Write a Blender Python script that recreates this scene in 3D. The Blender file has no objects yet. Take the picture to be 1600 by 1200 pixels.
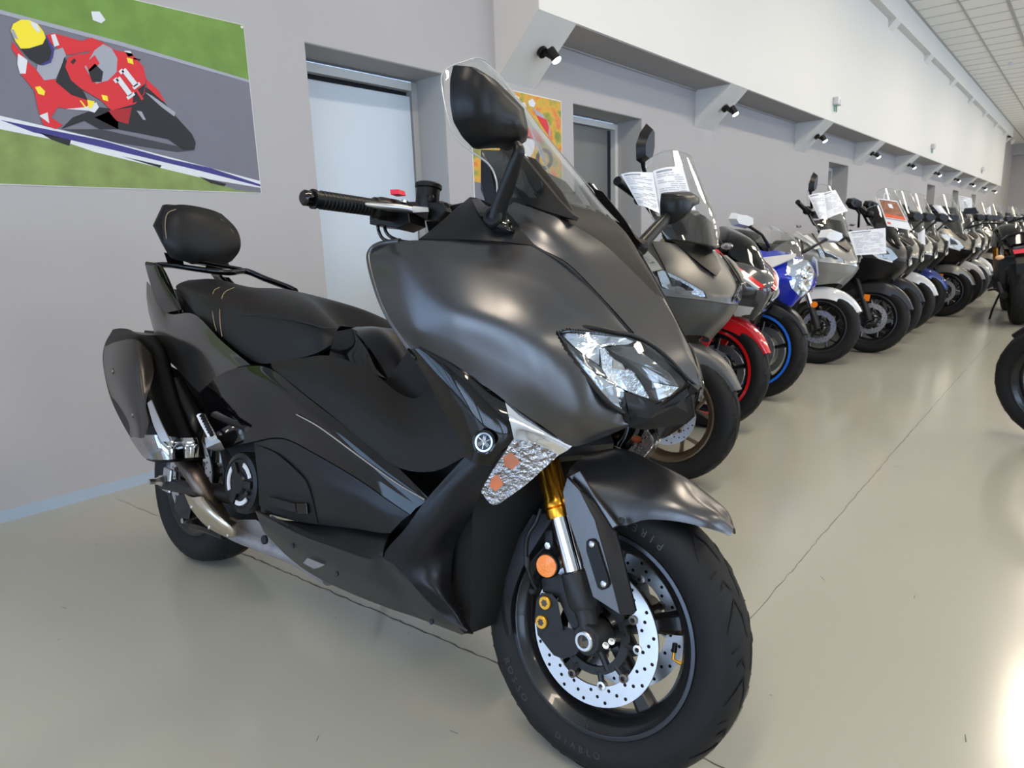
import bpy, math, random
from mathutils import Vector, Matrix
import numpy as np
PI = math.pi
S = bpy.context.scene
COL = S.collection

# ------------------------------------------------------------------ camera
CAM = np.array([3.186, 0.0, 1.018])
FOC, YAW, PITCH, ROLL = 1057.12, 0.7038025, -0.2066619, -0.0349738
_f = np.array([-math.sin(YAW)*math.cos(PITCH), math.cos(YAW)*math.cos(PITCH), math.sin(PITCH)])
_r = np.cross(_f, [0, 0, 1]); _r /= np.linalg.norm(_r); _u = np.cross(_r, _f)
RGT = _r*math.cos(ROLL) + _u*math.sin(ROLL)
UPV = -_r*math.sin(ROLL) + _u*math.cos(ROLL)
cd = bpy.data.cameras.new('camera'); cam = bpy.data.objects.new('camera', cd); COL.objects.link(cam)
cd.sensor_width = 36.0; cd.lens = FOC/1600*36; cd.clip_start = .02; cd.clip_end = 200
mw = Matrix.Identity(4)
for i in range(3):
    mw[i][0], mw[i][1], mw[i][2], mw[i][3] = RGT[i], UPV[i], -_f[i], CAM[i]
cam.matrix_world = mw
S.camera = cam
cd.dof.use_dof = True; cd.dof.focus_distance = 1.55; cd.dof.aperture_fstop = 9.0

# ------------------------------------------------------------------ light
S.view_settings.view_transform = 'Standard'; S.view_settings.look = 'None'
S.view_settings.exposure = -0.1; S.view_settings.gamma = 1.0
S.cycles.use_denoising = True
S.cycles.max_bounces = 8; S.cycles.transparent_max_bounces = 24
wd = bpy.data.worlds.new('sky'); S.world = wd; wd.use_nodes = True
bg = wd.node_tree.nodes['Background']; bg.inputs[0].default_value = (.46, .66, 1, 1); bg.inputs[1].default_value = 4.0

def area(name, loc, look, sx, sy, power, col):
    d = bpy.data.lights.new(name, 'AREA'); d.shape = 'RECTANGLE'; d.size = sx; d.size_y = sy
    d.energy = power; d.color = col
    o = bpy.data.objects.new(name, d); COL.objects.link(o); o.location = loc
    o.rotation_euler = (Vector(look) - Vector(loc)).to_track_quat('-Z', 'Y').to_euler()
    return o
WARM = (1, .86, .68); COOL = (.62, .78, 1)
# daylight through the shop windows (behind the camera and along the right side)
for i in range(3):
    area('shop_window_light', (1.6 + 3.4*i, -5.9, 1.25), (1.6 + 3.4*i, 0, 1.0), 2.9, 2.1, 60, COOL)
for i in range(6):
    area('side_window_light', (11.85, 1.5 + 6*i, 2.2), (5, 1.5 + 6*i, 1.7), 3.6, 2.6, 100, (.74, .86, 1))
# fluorescent ceiling fixtures
for i in range(9):
    for x in (3.2, 7.4):
        area('ceiling_fixture_light', (x, -1.5 + 5.2*i, 4.52), (x, -1.5 + 5.2*i, 0), .32, 2.6, 100, WARM)

# ------------------------------------------------------------------ materials
MATS = {}
def mat(name, col, rough=.5, metal=0, coat=0, bump=0, bscale=200, spec=.5, var=0, vscale=8, bdist=.002, alpha=1, emit=None, es=1, trans=0, ior=1.45, sheen=0):
    if name in MATS: return MATS[name]
    m = bpy.data.materials.new(name); m.use_nodes = True; nt = m.node_tree; b = nt.nodes['Principled BSDF']
    b.inputs['Base Color'].default_value = (*col, 1); b.inputs['Roughness'].default_value = rough
    b.inputs['Metallic'].default_value = metal; b.inputs['Coat Weight'].default_value = coat
    b.inputs['Coat Roughness'].default_value = .04
    b.inputs['Specular IOR Level'].default_value = spec; b.inputs['IOR'].default_value = ior
    b.inputs['Transmission Weight'].default_value = trans; b.inputs['Alpha'].default_value = alpha
    if emit: b.inputs['Emission Color'].default_value = (*emit, 1); b.inputs['Emission Strength'].default_value = es
    tc = nt.nodes.new('ShaderNodeTexCoord')
    if bump:
        n = nt.nodes.new('ShaderNodeTexNoise'); n.inputs['Scale'].default_value = bscale; n.inputs['Detail'].default_value = 3
        bp = nt.nodes.new('ShaderNodeBump'); bp.inputs['Strength'].default_value = bump; bp.inputs['Distance'].default_value = bdist
        nt.links.new(tc.outputs['Object'], n.inputs['Vector']); nt.links.new(n.outputs['Fac'], bp.inputs['Height'])
        nt.links.new(bp.outputs['Normal'], b.inputs['Normal'])
    if var:
        n = nt.nodes.new('ShaderNodeTexNoise'); n.inputs['Scale'].default_value = vscale; n.inputs['Detail'].default_value = 5
        r = nt.nodes.new('ShaderNodeMixRGB'); r.inputs[1].default_value = (*[c*(1-var) for c in col], 1)
        r.inputs[2].default_value = (*[min(1, c*(1+var)) for c in col], 1)
        nt.links.new(tc.outputs['Object'], n.inputs['Vector']); nt.links.new(n.outputs['Fac'], r.inputs[0]); nt.links.new(r.outputs[0], b.inputs['Base Color'])
    MATS[name] = m
    return m

MATTE = mat('matte_grey_paint', (.10, .098, .10), .27, .85, var=.04, vscale=3)
MATTE2 = mat('satin_black_paint', (.012, .012, .014), .3, .35, spec=.4)
GLOSS = mat('gloss_black_paint', (.002, .002, .0025), .05, 0, spec=.6)
TAIL = mat('tail_dark_metallic', (.085, .08, .075), .2, .8, coat=.3)
PLAS = mat('textured_black_plastic', (.011, .0105, .010), .5, spec=.22, bump=.25, bscale=420)
PLAS2 = mat('smooth_black_plastic', (.006, .006, .0065), .34, spec=.3)
LEATH = mat('seat_vinyl', (.008, .008, .0085), .45, spec=.28, bump=.12, bscale=500)
RUB = mat('tyre_rubber', (.011, .011, .0115), .6, spec=.25, bump=.08, bscale=60, var=.15, vscale=14)
GROOVE = mat('tyre_groove', (.002, .002, .002), .9)
RIMB = mat('black_rim', (.012, .012, .013), .26, .2, coat=.3)
RIME = mat('rim_edge', (.05, .055, .065), .3, .7)
STEEL = mat('brushed_steel', (.62, .62, .63), .3, 1)
DISC = mat('brake_disc_steel', (.6, .6, .62), .36, 1, var=.06, vscale=60)
CHROME = mat('chrome', (.85, .85, .87), .04, 1)
GOLD = mat('gold_anodised', (.62, .27, .025), .22, 1)
GOLD2 = mat('gold_bolt', (.75, .38, .04), .35, .6)
CAST = mat('cast_dark_metal', (.02, .02, .021), .45, .4, bump=.1, bscale=300)
DARK = mat('deep_black', (.004, .004, .004), .7)
MUFF = mat('muffler_cover', (.05, .045, .04), .3, .6)
TITAN = mat('bare_titanium', (.72, .64, .53), .28, 1, var=.1, vscale=20)
RUST = mat('heat_tinted_pipe', (.13, .10, .08), .4, .9, var=.3, vscale=18)
ALU = mat('cast_aluminium', (.5, .5, .5), .4, .9)
CASE = mat('grey_engine_case', (.25, .235, .24), .55, .3, var=.3, vscale=30)
AMBER = mat('amber_reflector', (.85, .22, .01), .25, bump=.6, bscale=260, coat=.5)
ORANGE = mat('orange_bulb', (.75, .16, .04), .3)
RED = mat('red_plastic', (.8, .02, .05), .35)
WHITEP = mat('white_paper', (.78, .78, .8), .6)
GREYP = mat('white_satin_paint', (.6, .6, .62), .3)
REDPL = mat('red_gloss_paint', (.62, .008, .012), .15, coat=1)
BLUEPL = mat('blue_gloss_paint', (.012, .03, .5), .15, coat=1)
WHPL = mat('white_gloss_paint', (.7, .7, .7), .15, coat=1)
SILV = mat('silver_grey_paint', (.42, .41, .38), .24, .55, coat=.7)
DGREY = mat('dark_grey_satin', (.036, .036, .04), .32, .5)
TAUPE = mat('taupe_paint', (.26, .245, .21), .28, .5, coat=.4)
NAVY = mat('navy_paint', (.03, .05, .22), .2, .2, coat=.8)
BRONZE = mat('bronze_rim', (.12, .085, .055), .35, .7)
LAMPIN = mat('headlamp_reflector', (.75, .76, .78), .12, 1, bump=.3, bscale=90)
INK = mat('grey_print', (.3, .3, .34), .8)
STITCH = mat('tan_thread', (.3, .22, .13), .7)
EMIT = mat('lamp_glow', (1, 1, 1), .5, emit=(1, .93, .78), es=14)

def glass(name, tint, a, rough=.02):
    if name in MATS: return MATS[name]
    m = bpy.data.materials.new(name); m.use_nodes = True; nt = m.node_tree
    for n in list(nt.nodes): nt.nodes.remove(n)
    o = nt.nodes.new('ShaderNodeOutputMaterial'); t = nt.nodes.new('ShaderNodeBsdfTransparent'); g = nt.nodes.new('ShaderNodeBsdfGlossy')
    t.inputs[0].default_value = (*tint, 1); g.inputs['Roughness'].default_value = rough; g.inputs[0].default_value = (1, 1, 1, 1)
    fr = nt.nodes.new('ShaderNodeLayerWeight'); fr.inputs['Blend'].default_value = .5
    pw = nt.nodes.new('ShaderNodeMath'); pw.operation = 'POWER'; pw.inputs[1].default_value = 4.5
    mx = nt.nodes.new('ShaderNodeMixShader'); ma = nt.nodes.new('ShaderNodeMath'); ma.operation = 'MULTIPLY_ADD'; ma.inputs[1].default_value = .8*a; ma.inputs[2].default_value = .035*a; ma.use_clamp = True
    nt.links.new(fr.outputs['Facing'], pw.inputs[0]); nt.links.new(pw.outputs[0], ma.inputs[0]); nt.links.new(ma.outputs[0], mx.inputs[0])
    nt.links.new(t.outputs[0], mx.inputs[1]); nt.links.new(g.outputs[0], mx.inputs[2]); nt.links.new(mx.outputs[0], o.inputs[0])
    MATS[name] = m
    return m
CLEAR = glass('clear_acrylic', (.96, .965, .96), 1.0)
SMOKE = glass('smoked_acrylic', (.25, .25, .26), 1.2)
LENS = glass('lamp_lens', (.93, .95, .97), 1.3)

# ------------------------------------------------------------------ mesh helpers
LEFT = {}
class MB:
    def __init__(s): s.v = []; s.f = []; s.m = []; s.mats = []; s.mir = False
    def mi(s, m):
        if m not in s.mats: s.mats.append(m)
        return s.mats.index(m)
    def add(s, vs, fs, m):
        b = len(s.v); k = s.mi(m); s.v += [tuple(map(float, v)) for v in vs]
        for f in fs: s.f.append([b+i for i in f]); s.m.append(k)
        return b
    def box(s, c, d, m, R=None, ch=.0):
        x, y, z = [q/2 for q in d]
        if ch:
            vs = []
            for sx in (-1, 1):
                for sy in (-1, 1):
                    for sz in (-1, 1):
                        vs += [(sx*(x-ch), sy*(y-ch), sz*z), (sx*(x-ch), sy*y, sz*(z-ch)), (sx*x, sy*(y-ch), sz*(z-ch))]
            P = [Vector(v) for v in vs]
            import bmesh
            bm = bmesh.new()
            for p in P: bm.verts.new(p)
            bmesh.ops.convex_hull(bm, input=bm.verts)
            bm.verts.index_update()
            vs = [v.co.copy() for v in bm.verts]; fs = [[v.index for v in f.verts] for f in bm.faces]; bm.free()
        else:
            vs = [Vector((a*x, b*y, e*z)) for a in (-1, 1) for b in (-1, 1) for e in (-1, 1)]
            fs = [(0, 1, 3, 2), (4, 6, 7, 5), (0, 4, 5, 1), (2, 3, 7, 6), (0, 2, 6, 4), (1, 5, 7, 3)]
        if R is not None: vs = [R @ v for v in vs]
        s.add([v + Vector(c) for v in vs], fs, m)
    def hull(s, pts, m):
        import bmesh
        bm = bmesh.new()
        for p in pts: bm.verts.new(Vector([float(q) for q in p]))
        r = bmesh.ops.convex_hull(bm, input=bm.verts)
        bmesh.ops.delete(bm, geom=[g for g in r['geom_interior'] if isinstance(g, bmesh.types.BMVert)], context='VERTS')
        bm.verts.index_update()
        s.add([v.co.copy() for v in bm.verts], [[v.index for v in f.verts] for f in bm.faces], m); bm.free()
    def tube(s, pts, r, m, n=10, caps=True, sq=1.0, up=(0, 1, 0)):
        P = [Vector([float(q) for q in p]) for p in pts]; N = len(P)
        rs = r if isinstance(r, (list, tuple)) else [r]*N
        vs = []; prev = None
        for i in range(N):
            t = (P[min(i+1, N-1)] - P[max(i-1, 0)]).normalized()
            if prev is None:
                a = Vector(up) - t*t.dot(Vector(up))
                if a.length < 1e-3: a = t.orthogonal()
            else: a = prev - t*t.dot(prev)
            a.normalize(); prev = a; b = t.cross(a)
            for k in range(n):
                q = 2*PI*k/n; vs.append(P[i] + a*(math.cos(q)*rs[i]) + b*(math.sin(q)*rs[i]*sq))
        fs = [(i*n+k, i*n+(k+1) % n, (i+1)*n+(k+1) % n, (i+1)*n+k) for i in range(N-1) for k in range(n)]
        if caps: fs += [list(range(n))[::-1], [(N-1)*n+k for k in range(n)]]
        s.add(vs, fs, m)
    def lathe(s, prof, m, n=48, c=(0, 0, 0), axis=(0, 1, 0), closed=False, a0=0, a1=2*PI):
        """prof: (radius, offset along axis)"""
        A = Vector(axis).normalized(); U = A.orthogonal().normalized()
        if abs(A.y) > .9: U = (Vector((1, 0, 0)) - A*A.x).normalized()
        V = A.cross(U); c = Vector([float(q) for q in c]); K = len(prof); full = abs(a1-a0-2*PI) < 1e-6; cnt = n if full else n+1
        vs = [c + A*o + (U*math.cos(a0+(a1-a0)*i/n) + V*math.sin(a0+(a1-a0)*i/n))*r for i in range(cnt) for r, o in prof]
        fs = []
        for i in range(n):
            j = (i+1) % cnt if full else i+1
            for k in range(K if closed else K-1):
                l = (k+1) % K
                fs.append((i*K+k, i*K+l, j*K+l, j*K+k))
        s.add(vs, fs, m)
    def disc(s, c, axis, r, th, m, n=20, r2=None):
        s.lathe([(0, 0), (r, 0), (r2 or r, th), (0, th)], m, n, c, axis)
    def grid(s, G, m, th=.004, closed=False, keep=None):
        """G: rows x cols array of points -> solid shell, thickness measured inwards from the normal"""
        G = np.array(G, float); R, Cn = G.shape[:2]
        du = np.gradient(G, axis=0); dv = np.gradient(G, axis=1); N = np.cross(du, dv); L_ = np.linalg.norm(N, axis=2, keepdims=True); L_[L_ < 1e-9] = 1
        N /= L_
        B = G - N*th
        vs = list(G.reshape(-1, 3)) + list(B.reshape(-1, 3)); o = R*Cn
        fs = []
        for i in range(R-1):
            for j in range(Cn-1):
                if keep is not None and not keep[i][j]: continue
                a, b, c_, d = i*Cn+j, i*Cn+j+1, (i+1)*Cn+j+1, (i+1)*Cn+j
                fs.append((a, d, c_, b)); fs.append((o+a, o+b, o+c_, o+d))
        if th:
            for i in range(R-1):
                for j in (0, Cn-1):
                    a, b = i*Cn+j, (i+1)*Cn+j; fs.append((a, o+a, o+b, b) if j == 0 else (b, o+b, o+a, a))
            for j in range(Cn-1):
                for i in (0, R-1):
                    a, b = i*Cn+j, i*Cn+j+1; fs.append((b, o+b, o+a, a) if i == 0 else (a, o+a, o+b, b))
        s.add(vs, fs, m)
    def prism(s, pts, ext, m, bev=0):
        """closed polygon pts extruded by vector ext"""
        P = [Vector([float(q) for q in p]) for p in pts]; E = Vector([float(q) for q in ext]); n = len(P)
        if bev:
            c = sum(P, Vector())/n; Pi = [p + (c-p).normalized()*bev for p in P]; e1 = E.normalized()*min(bev, E.length/3)
            L0 = Pi; L1 = [p+e1 for p in P]; L2 = [p+E-e1 for p in P]; L3 = [p+E for p in Pi]; LL = [L0, L1, L2, L3]
        else: LL = [P, [p+E for p in P]]
        vs = [p for l in LL for p in l]; fs = [list(range(n))[::-1], [(len(LL)-1)*n+i for i in range(n)]]
        for k in range(len(LL)-1):
            for i in range(n): j = (i+1) % n; fs.append((k*n+i, k*n+j, (k+1)*n+j, (k+1)*n+i))
        s.add(vs, fs, m)
    def sphere(s, c, r, m, n=14, sc=(1, 1, 1)):
        K = n//2; vs = []; fs = []
        for i in range(K+1):
            t = PI*i/K
            for j in range(n): p = 2*PI*j/n; vs.append((c[0]+r*sc[0]*math.sin(t)*math.cos(p), c[1]+r*sc[1]*math.sin(t)*math.sin(p), c[2]+r*sc[2]*math.cos(t)))
        for i in range(K):
            for j in range(n): fs.append((i*n+j, (i+1)*n+j, (i+1)*n+(j+1) % n, i*n+(j+1) % n))
        s.add(vs, fs, m)
    def text(s, txt, size, m, Mx, ext=.0005):
        c = bpy.data.curves.new('t', 'FONT'); c.body = txt; c.size = size; c.extrude = ext; c.resolution_u = 2; c.align_x = 'CENTER'; c.align_y = 'CENTER'
        o = bpy.data.objects.new('t', c); me = bpy.data.meshes.new_from_object(o)
        s.add([Mx @ v.co for v in me.vertices], [list(p.vertices) for p in me.polygons], m)
        bpy.data.objects.remove(o); bpy.data.curves.remove(c); bpy.data.meshes.remove(me)
    def mirror_y(s):
        s.mir = True; return s
    def mirror_in(s):
        b = len(s.v); s.v += [(x, -y, z) for x, y, z in s.v[:b]]; nf = len(s.f)
        for i in range(nf): s.f.append([b+k for k in s.f[i]][::-1]); s.m.append(s.m[i])
        return s
    def obj(s, name, parent=None, ang=35):
        o = s._obj(name, parent, ang)
        if s.mir:
            t = MB(); t.v = [(x, -y, z) for x, y, z in s.v]; t.f = [f[::-1] for f in s.f]; t.m = s.m; t.mats = s.mats
            LEFT[o.name] = t._obj(name, LEFT.get(parent.name, parent) if parent else None, ang)
        return o
    def _obj(s, name, parent=None, ang=35):
        me = bpy.data.meshes.new(name); me.from_pydata(s.v, [], s.f)
        for m in s.mats: me.materials.append(m)
        me.polygons.foreach_set('material_index', s.m); me.validate(); me.update()
        import bmesh
        bm = bmesh.new(); bm.from_mesh(me); bmesh.ops.recalc_face_normals(bm, faces=bm.faces)
        ca = math.radians(ang)
        for f in bm.faces: f.smooth = True
        for e in bm.edges:
            if len(e.link_faces) == 2: e.smooth = e.calc_face_angle(0) < ca
        bm.to_mesh(me); bm.free()
        o = bpy.data.objects.new(name, me); COL.objects.link(o)
        if parent: o.parent = parent
        return o

def cr(G, n=5, m_=None):
    """Catmull-Rom densify a rows x cols control grid"""
    G = np.array(G, float)
    def up(A, n):
        K = len(A); E = np.concatenate([[2*A[0]-A[1]], A, [2*A[-1]-A[-2]]]); out = []
        for i in range(K-1):
            p0, p1, p2, p3 = E[i], E[i+1], E[i+2], E[i+3]
            for k in range(n):
                t = k/n; out.append(.5*(2*p1 + (p2-p0)*t + (2*p0-5*p1+4*p2-p3)*t*t + (3*p1-p0-3*p2+p3)*t**3))
        out.append(A[-1]); return np.array(out)
    G = up(G, m_ or n); G = up(G.transpose(1, 0, 2), n).transpose(1, 0, 2)
    return G
def crl(P, n=6): return cr([P, P], n, 1)[0]

def empty(name, loc, label=None, cat=None, group=None, rotm=None):
    o = bpy.data.objects.new(name, None); COL.objects.link(o); o.empty_display_size = .1
    if rotm is not None: o.matrix_world = Matrix.Translation(Vector(loc)) @ rotm.to_4x4()
    else: o.location = loc
    tag(o, label, cat, group); return o
def tag(o, label=None, cat=None, group=None, kind=None):
    if label: o['label'] = label
    if cat: o['category'] = cat
    if group: o['group'] = group
    if kind: o['kind'] = kind
    return o
def ray(px, py): return RGT*((px-800)/FOC) - UPV*((py-600)/FOC) + _f
def onplane(px, py, axis, val):
    d = ray(px, py); t = (val-CAM[axis])/d[axis]; return CAM + d*t
# ================================================================== ROOM
def noise_mat(name, c1, c2, rough, scale=3, bump=0, spec=.5, rvar=0):
    m = mat(name, c1, rough, spec=spec, bump=bump, bscale=90); nt = m.node_tree; b = nt.nodes['Principled BSDF']
    tc = nt.nodes.new('ShaderNodeTexCoord'); n = nt.nodes.new('ShaderNodeTexNoise'); n.inputs['Scale'].default_value = scale; n.inputs['Detail'].default_value = 6
    r = nt.nodes.new('ShaderNodeMixRGB'); r.inputs[1].default_value = (*c1, 1); r.inputs[2].default_value = (*c2, 1)
    nt.links.new(tc.outputs['Object'], n.inputs['Vector']); nt.links.new(n.outputs['Fac'], r.inputs[0]); nt.links.new(r.outputs[0], b.inputs['Base Color'])
    if rvar:
        mr = nt.nodes.new('ShaderNodeMapRange'); mr.inputs[3].default_value = rough-rvar; mr.inputs[4].default_value = rough+rvar
        nt.links.new(n.outputs['Fac'], mr.inputs[0]); nt.links.new(mr.outputs[0], b.inputs['Roughness'])
    return m
WALLG = noise_mat('grey_wall_paint', (.385, .37, .375), (.425, .41, .415), .75, 1.2, bump=.04)
WALLW = noise_mat('white_wall_paint', (.67, .66, .64), (.71, .70, .67), .6, .8)
CREAM = noise_mat('cream_wall_paint', (.70, .62, .55), (.74, .66, .58), .7, 1)
BLUEW = noise_mat('pale_blue_skirting', (.33, .41, .50), (.38, .45, .53), .5, 3)
FLOORM = noise_mat('grey_epoxy_floor', (.355, .348, .295), (.395, .385, .33), .17, 1.4, bump=.035, rvar=.04)
CEILM = mat('ceiling_tile', (.84, .83, .79), .8, bump=.1, bscale=40)
GRID = mat('ceiling_grid_grey', (.42, .42, .40), .6)
DOORM = mat('pale_blue_white_door', (.55, .62, .70), .35, var=.03, vscale=2)
DOORG = mat('grey_door', (.15, .15, .145), .5)
JAMB = mat('grey_recess_paint', (.42, .41, .4), .7)
CRACK = mat('floor_joint', (.09, .09, .08), .8)

def boxobj(name, x0, x1, y0, y1, z0, z1, m, parent=None, kind='structure'):
    b = MB(); b.box(((x0+x1)/2, (y0+y1)/2, (z0+z1)/2), (x1-x0, y1-y0, z1-z0), m); o = b.obj(name, parent)
    if kind and not parent: o['kind'] = kind
    return o
Y0, Y1, XR, ZC = -6.2, 40.0, 12.2, 4.62
boxobj('floor', -.6, XR+.2, Y0-.2, Y1+.2, -.1, 0, FLOORM)
# left wall with door recesses
b = MB()
rec = [(2.21, 3.20), (4.60, 5.67), (11.40, 12.50), (19.6, 20.7), (23.6, 24.7), (27.6, 28.7)]
ZT = 2.055; y = -.9
b.box((-.15, (Y0-5.7)/2, ZC/2), (.3, -5.7-Y0+.0, ZC), WALLG); b.box((-.15, -3.3, (2.7+ZC)/2), (.3, 4.8, ZC-2.7), WALLG); b.box((-.15, -3.3, .05), (.3, 4.8, .1), WALLG)
for a, c in rec:
    b.box((-.15, (y+a)/2, ZC/2), (.3, a-y, ZC), WALLG); b.box((-.15, (a+c)/2, (ZT+ZC)/2), (.3, c-a, ZC-ZT), WALLG); y = c
b.box((-.15, (y+Y1)/2, ZC/2), (.3, Y1-y, ZC), WALLG)
for a, c in rec:   # paint lining of each recess
    b.box((-.15, a+.002, ZT/2), (.29, .004, ZT), JAMB); b.box((-.15, c-.002, ZT/2), (.29, .004, ZT), JAMB)
    b.box((-.15, (a+c)/2, ZT-.002), (.29, c-a, .004), JAMB)
b.obj('wall_left')['kind'] = 'structure'
for i, (a, c) in enumerate(rec):
    d = MB(); fx = -.27; w = c-a
    for yy in (a+.025, c-.025): d.box((fx, yy, ZT/2-.01), (.05, .05, ZT-.02), WALLW if i else JAMB)
    d.box((fx, (a+c)/2, ZT-.045), (.05, w-.1, .05), WALLW)
    d.box((-.33, (a+c)/2, ZT/2), (.02, w, ZT), DARK)
    root = d.obj('door_%d' % (i+1)); root['kind'] = 'structure'
    l = MB()
    if i == 0:
        l.box((-.285, (a+c)/2, 1.0), (.035, w-.13, 1.90), DOORM, ch=.003)
        o = l.obj('door_leaf', root); 
        o.matrix_local = Matrix.Translation((0, a, 0)) @ Matrix.Rotation(math.radians(-1.0), 4, 'Z') @ Matrix.Translation((0, -a, 0))
    else:
        l.box((-.29, (a+c)/2-.04, .995), (.035, w-.2, 1.97), DOORG if i == 1 else JAMB, ch=.003); o = l.obj('door_leaf', root)
    h = MB(); h.tube([(-.27, c-.13, 1.02), (-.215, c-.13, 1.02), (-.215, c-.25, 1.02)], .009, STEEL); h.disc((-.268, c-.13, 1.02), (1, 0, 0), .024, .006, STEEL)
    h.obj('door_handle', root)
# skirting paint strip along the left wall
b = MB(); y = -.9
for a, c in rec: b.box((.002, (y+a)/2, .024), (.004, a-y, .048), BLUEW); y = c
b.box((.002, (y+Y1)/2, .024), (.004, Y1-y, .048), BLUEW)
b.obj('baseboard_left')['kind'] = 'structure'
# overhanging white upper wall with its soffit
SX, SZ, OY0, OY1 = .372, 2.445, 3.70, 32.2
b = MB(); b.box((SX/2+.0, (OY0+OY1)/2, (SZ+ZC)/2), (SX, OY1-OY0, ZC-SZ), WALLW)
o = b.obj('wall_upper_left'); o['kind'] = 'structure'
sof = MB(); sof.box((SX/2-.004, (OY0+OY1)/2+.01, SZ-.003), (SX-.01, OY1-OY0-.03, .006), JAMB); sof.box((.008, (OY0+OY1)/2, SZ-.012), (.016, OY1-OY0-.05, .012), WALLG)
tag(sof.obj('trim_1'), kind='structure')
sd = MB(); sd.prism([(0, OY0-.003, SZ-.36), (0, OY0-.003, ZC), (SX, OY0-.003, ZC), (SX, OY0-.003, SZ)], (0, .006, 0), CREAM); tag(sd.obj('trim_2'), kind='structure')
# brackets
BR = [3.70 + 3.04*i for i in range(10)]
b = MB()
for y in BR:
    b.prism([(0, y, SZ-.355), (0, y, SZ-.001), (SX, y, SZ-.001)], (0, .42, 0), WALLW if y > 3.8 else WALLW)
b.obj('trim_3')['kind'] = 'structure'
# ledge under the ceiling and its small brackets
b = MB(); b.box((.427, (Y0+33.2)/2, (4.25+ZC)/2), (.115, 33.2-Y0, ZC-4.25), WALLW)
b.box((.24, (Y0+3.7)/2, (4.25+ZC)/2), (.48, 3.7-Y0, ZC-4.25), WALLW); b.box((.24, 32.7, (4.25+ZC)/2), (.48, 1.0, ZC-4.25), WALLW)
b.obj('trim_4')['kind'] = 'structure'
b = MB()
for i in range(11):
    y = 6.62 + 3.04*(i-1) + .1
    if y > 4: b.prism([(.372, y, 4.12), (.372, y, 4.25), (.484, y, 4.25)], (0, .35, 0), WALLW)
b.prism([(0, 32.9, 3.8), (0, 32.9, 4.25), (.45, 32.9, 4.25)], (0, .25, 0), WALLW)
b.obj('trim_5')['kind'] = 'structure'
# ceiling tiles with a metal grid
b = MB(); b.box((XR/2, (Y0+Y1)/2, ZC+.05), (XR+1, Y1-Y0+.4, .1), CEILM); b.obj('ceiling')['kind'] = 'structure'
b = MB()
for i in range(20):
    x = .50 + .615*i
    b.box((x, (Y0+Y1)/2, ZC-.004), (.03 if i % 2 else .05, Y1-Y0, .012), GRID)
yy = Y0
while yy < Y1: b.box(((XR+.5)/2, yy, ZC-.002), (XR-.5, .018, .008), GRID); yy += .615
b.obj('trim_6')['kind'] = 'structure'
# far wall, right wall and the window walls behind the viewer
b = MB(); b.box((XR/2, Y1+.1, ZC/2), (XR+.6, .2, ZC), WALLG); b.box((XR/2, Y1-.1, ZC-.25), (XR, .3, .5), JAMB); b.obj('wall_back')['kind'] = 'structure'
def windowed(name, fixed_axis, val, a0, a1, wins, z0, z1, m):
    b = MB(); fr = []
    def bx(u0, u1, q0, q1):
        if fixed_axis == 'x': b.box((val, (u0+u1)/2, (q0+q1)/2), (.2, u1-u0, q1-q0), m)
        else: b.box(((u0+u1)/2, val, (q0+q1)/2), (u1-u0, .2, q1-q0), m)
    bx(a0, a1, 0, z0); bx(a0, a1, z1, ZC); u = a0
    for c, w in wins: bx(u, c-w/2, z0, z1); u = c+w/2
    bx(u, a1, z0, z1); b.obj(name)['kind'] = 'structure'
windowed('wall_right', 'x', XR, Y0, Y1, [(1.5+6*i, 4.2) for i in range(6)], .6, 3.6, WALLW)
windowed('wall_front', 'y', Y0, -.3, XR, [(1.6+3.4*i, 3.1) for i in range(3)], .1, 2.9, WALLW)
k = 1
for i in range(6):
    f = MB(); y = 1.5+6*i
    for yy in (y-2.07, y-.7, y+.7, y+2.07): f.box((XR, yy, 2.1), (.08, .06, 3.0), GRID)
    for z in (.63, 3.57): f.box((XR, y, z), (.08, 4.2, .06), GRID)
    f.box((XR+.01, y, 2.1), (.008, 4.1, 2.94), CLEAR); f.obj('window_%d' % k)['kind'] = 'structure'; k += 1
for i in range(3):
    f = MB(); x = 1.6+3.4*i
    for xx in (x-1.52, x, x+1.52): f.box((xx, Y0, 1.5), (.06, .08, 2.8), GRID)
    for z in (.13, 2.87): f.box((x, Y0, z), (3.1, .08, .06), GRID)
    f.box((x, Y0-.01, 1.5), (3.0, .008, 2.74), CLEAR); f.obj('window_%d' % k)['kind'] = 'structure'; k += 1
f = MB()
for yy in (-5.67, -4.1, -2.5, -.93): f.box((-.12, yy, 1.4), (.08, .06, 2.6), GRID)
for z in (.13, 2.67): f.box((-.12, -3.3, z), (.08, 4.8, .06), GRID)
f.box((-.13, -3.3, 1.4), (.008, 4.7, 2.54), CLEAR); f.obj('window_%d' % k)['kind'] = 'structure'; k += 1
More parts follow.
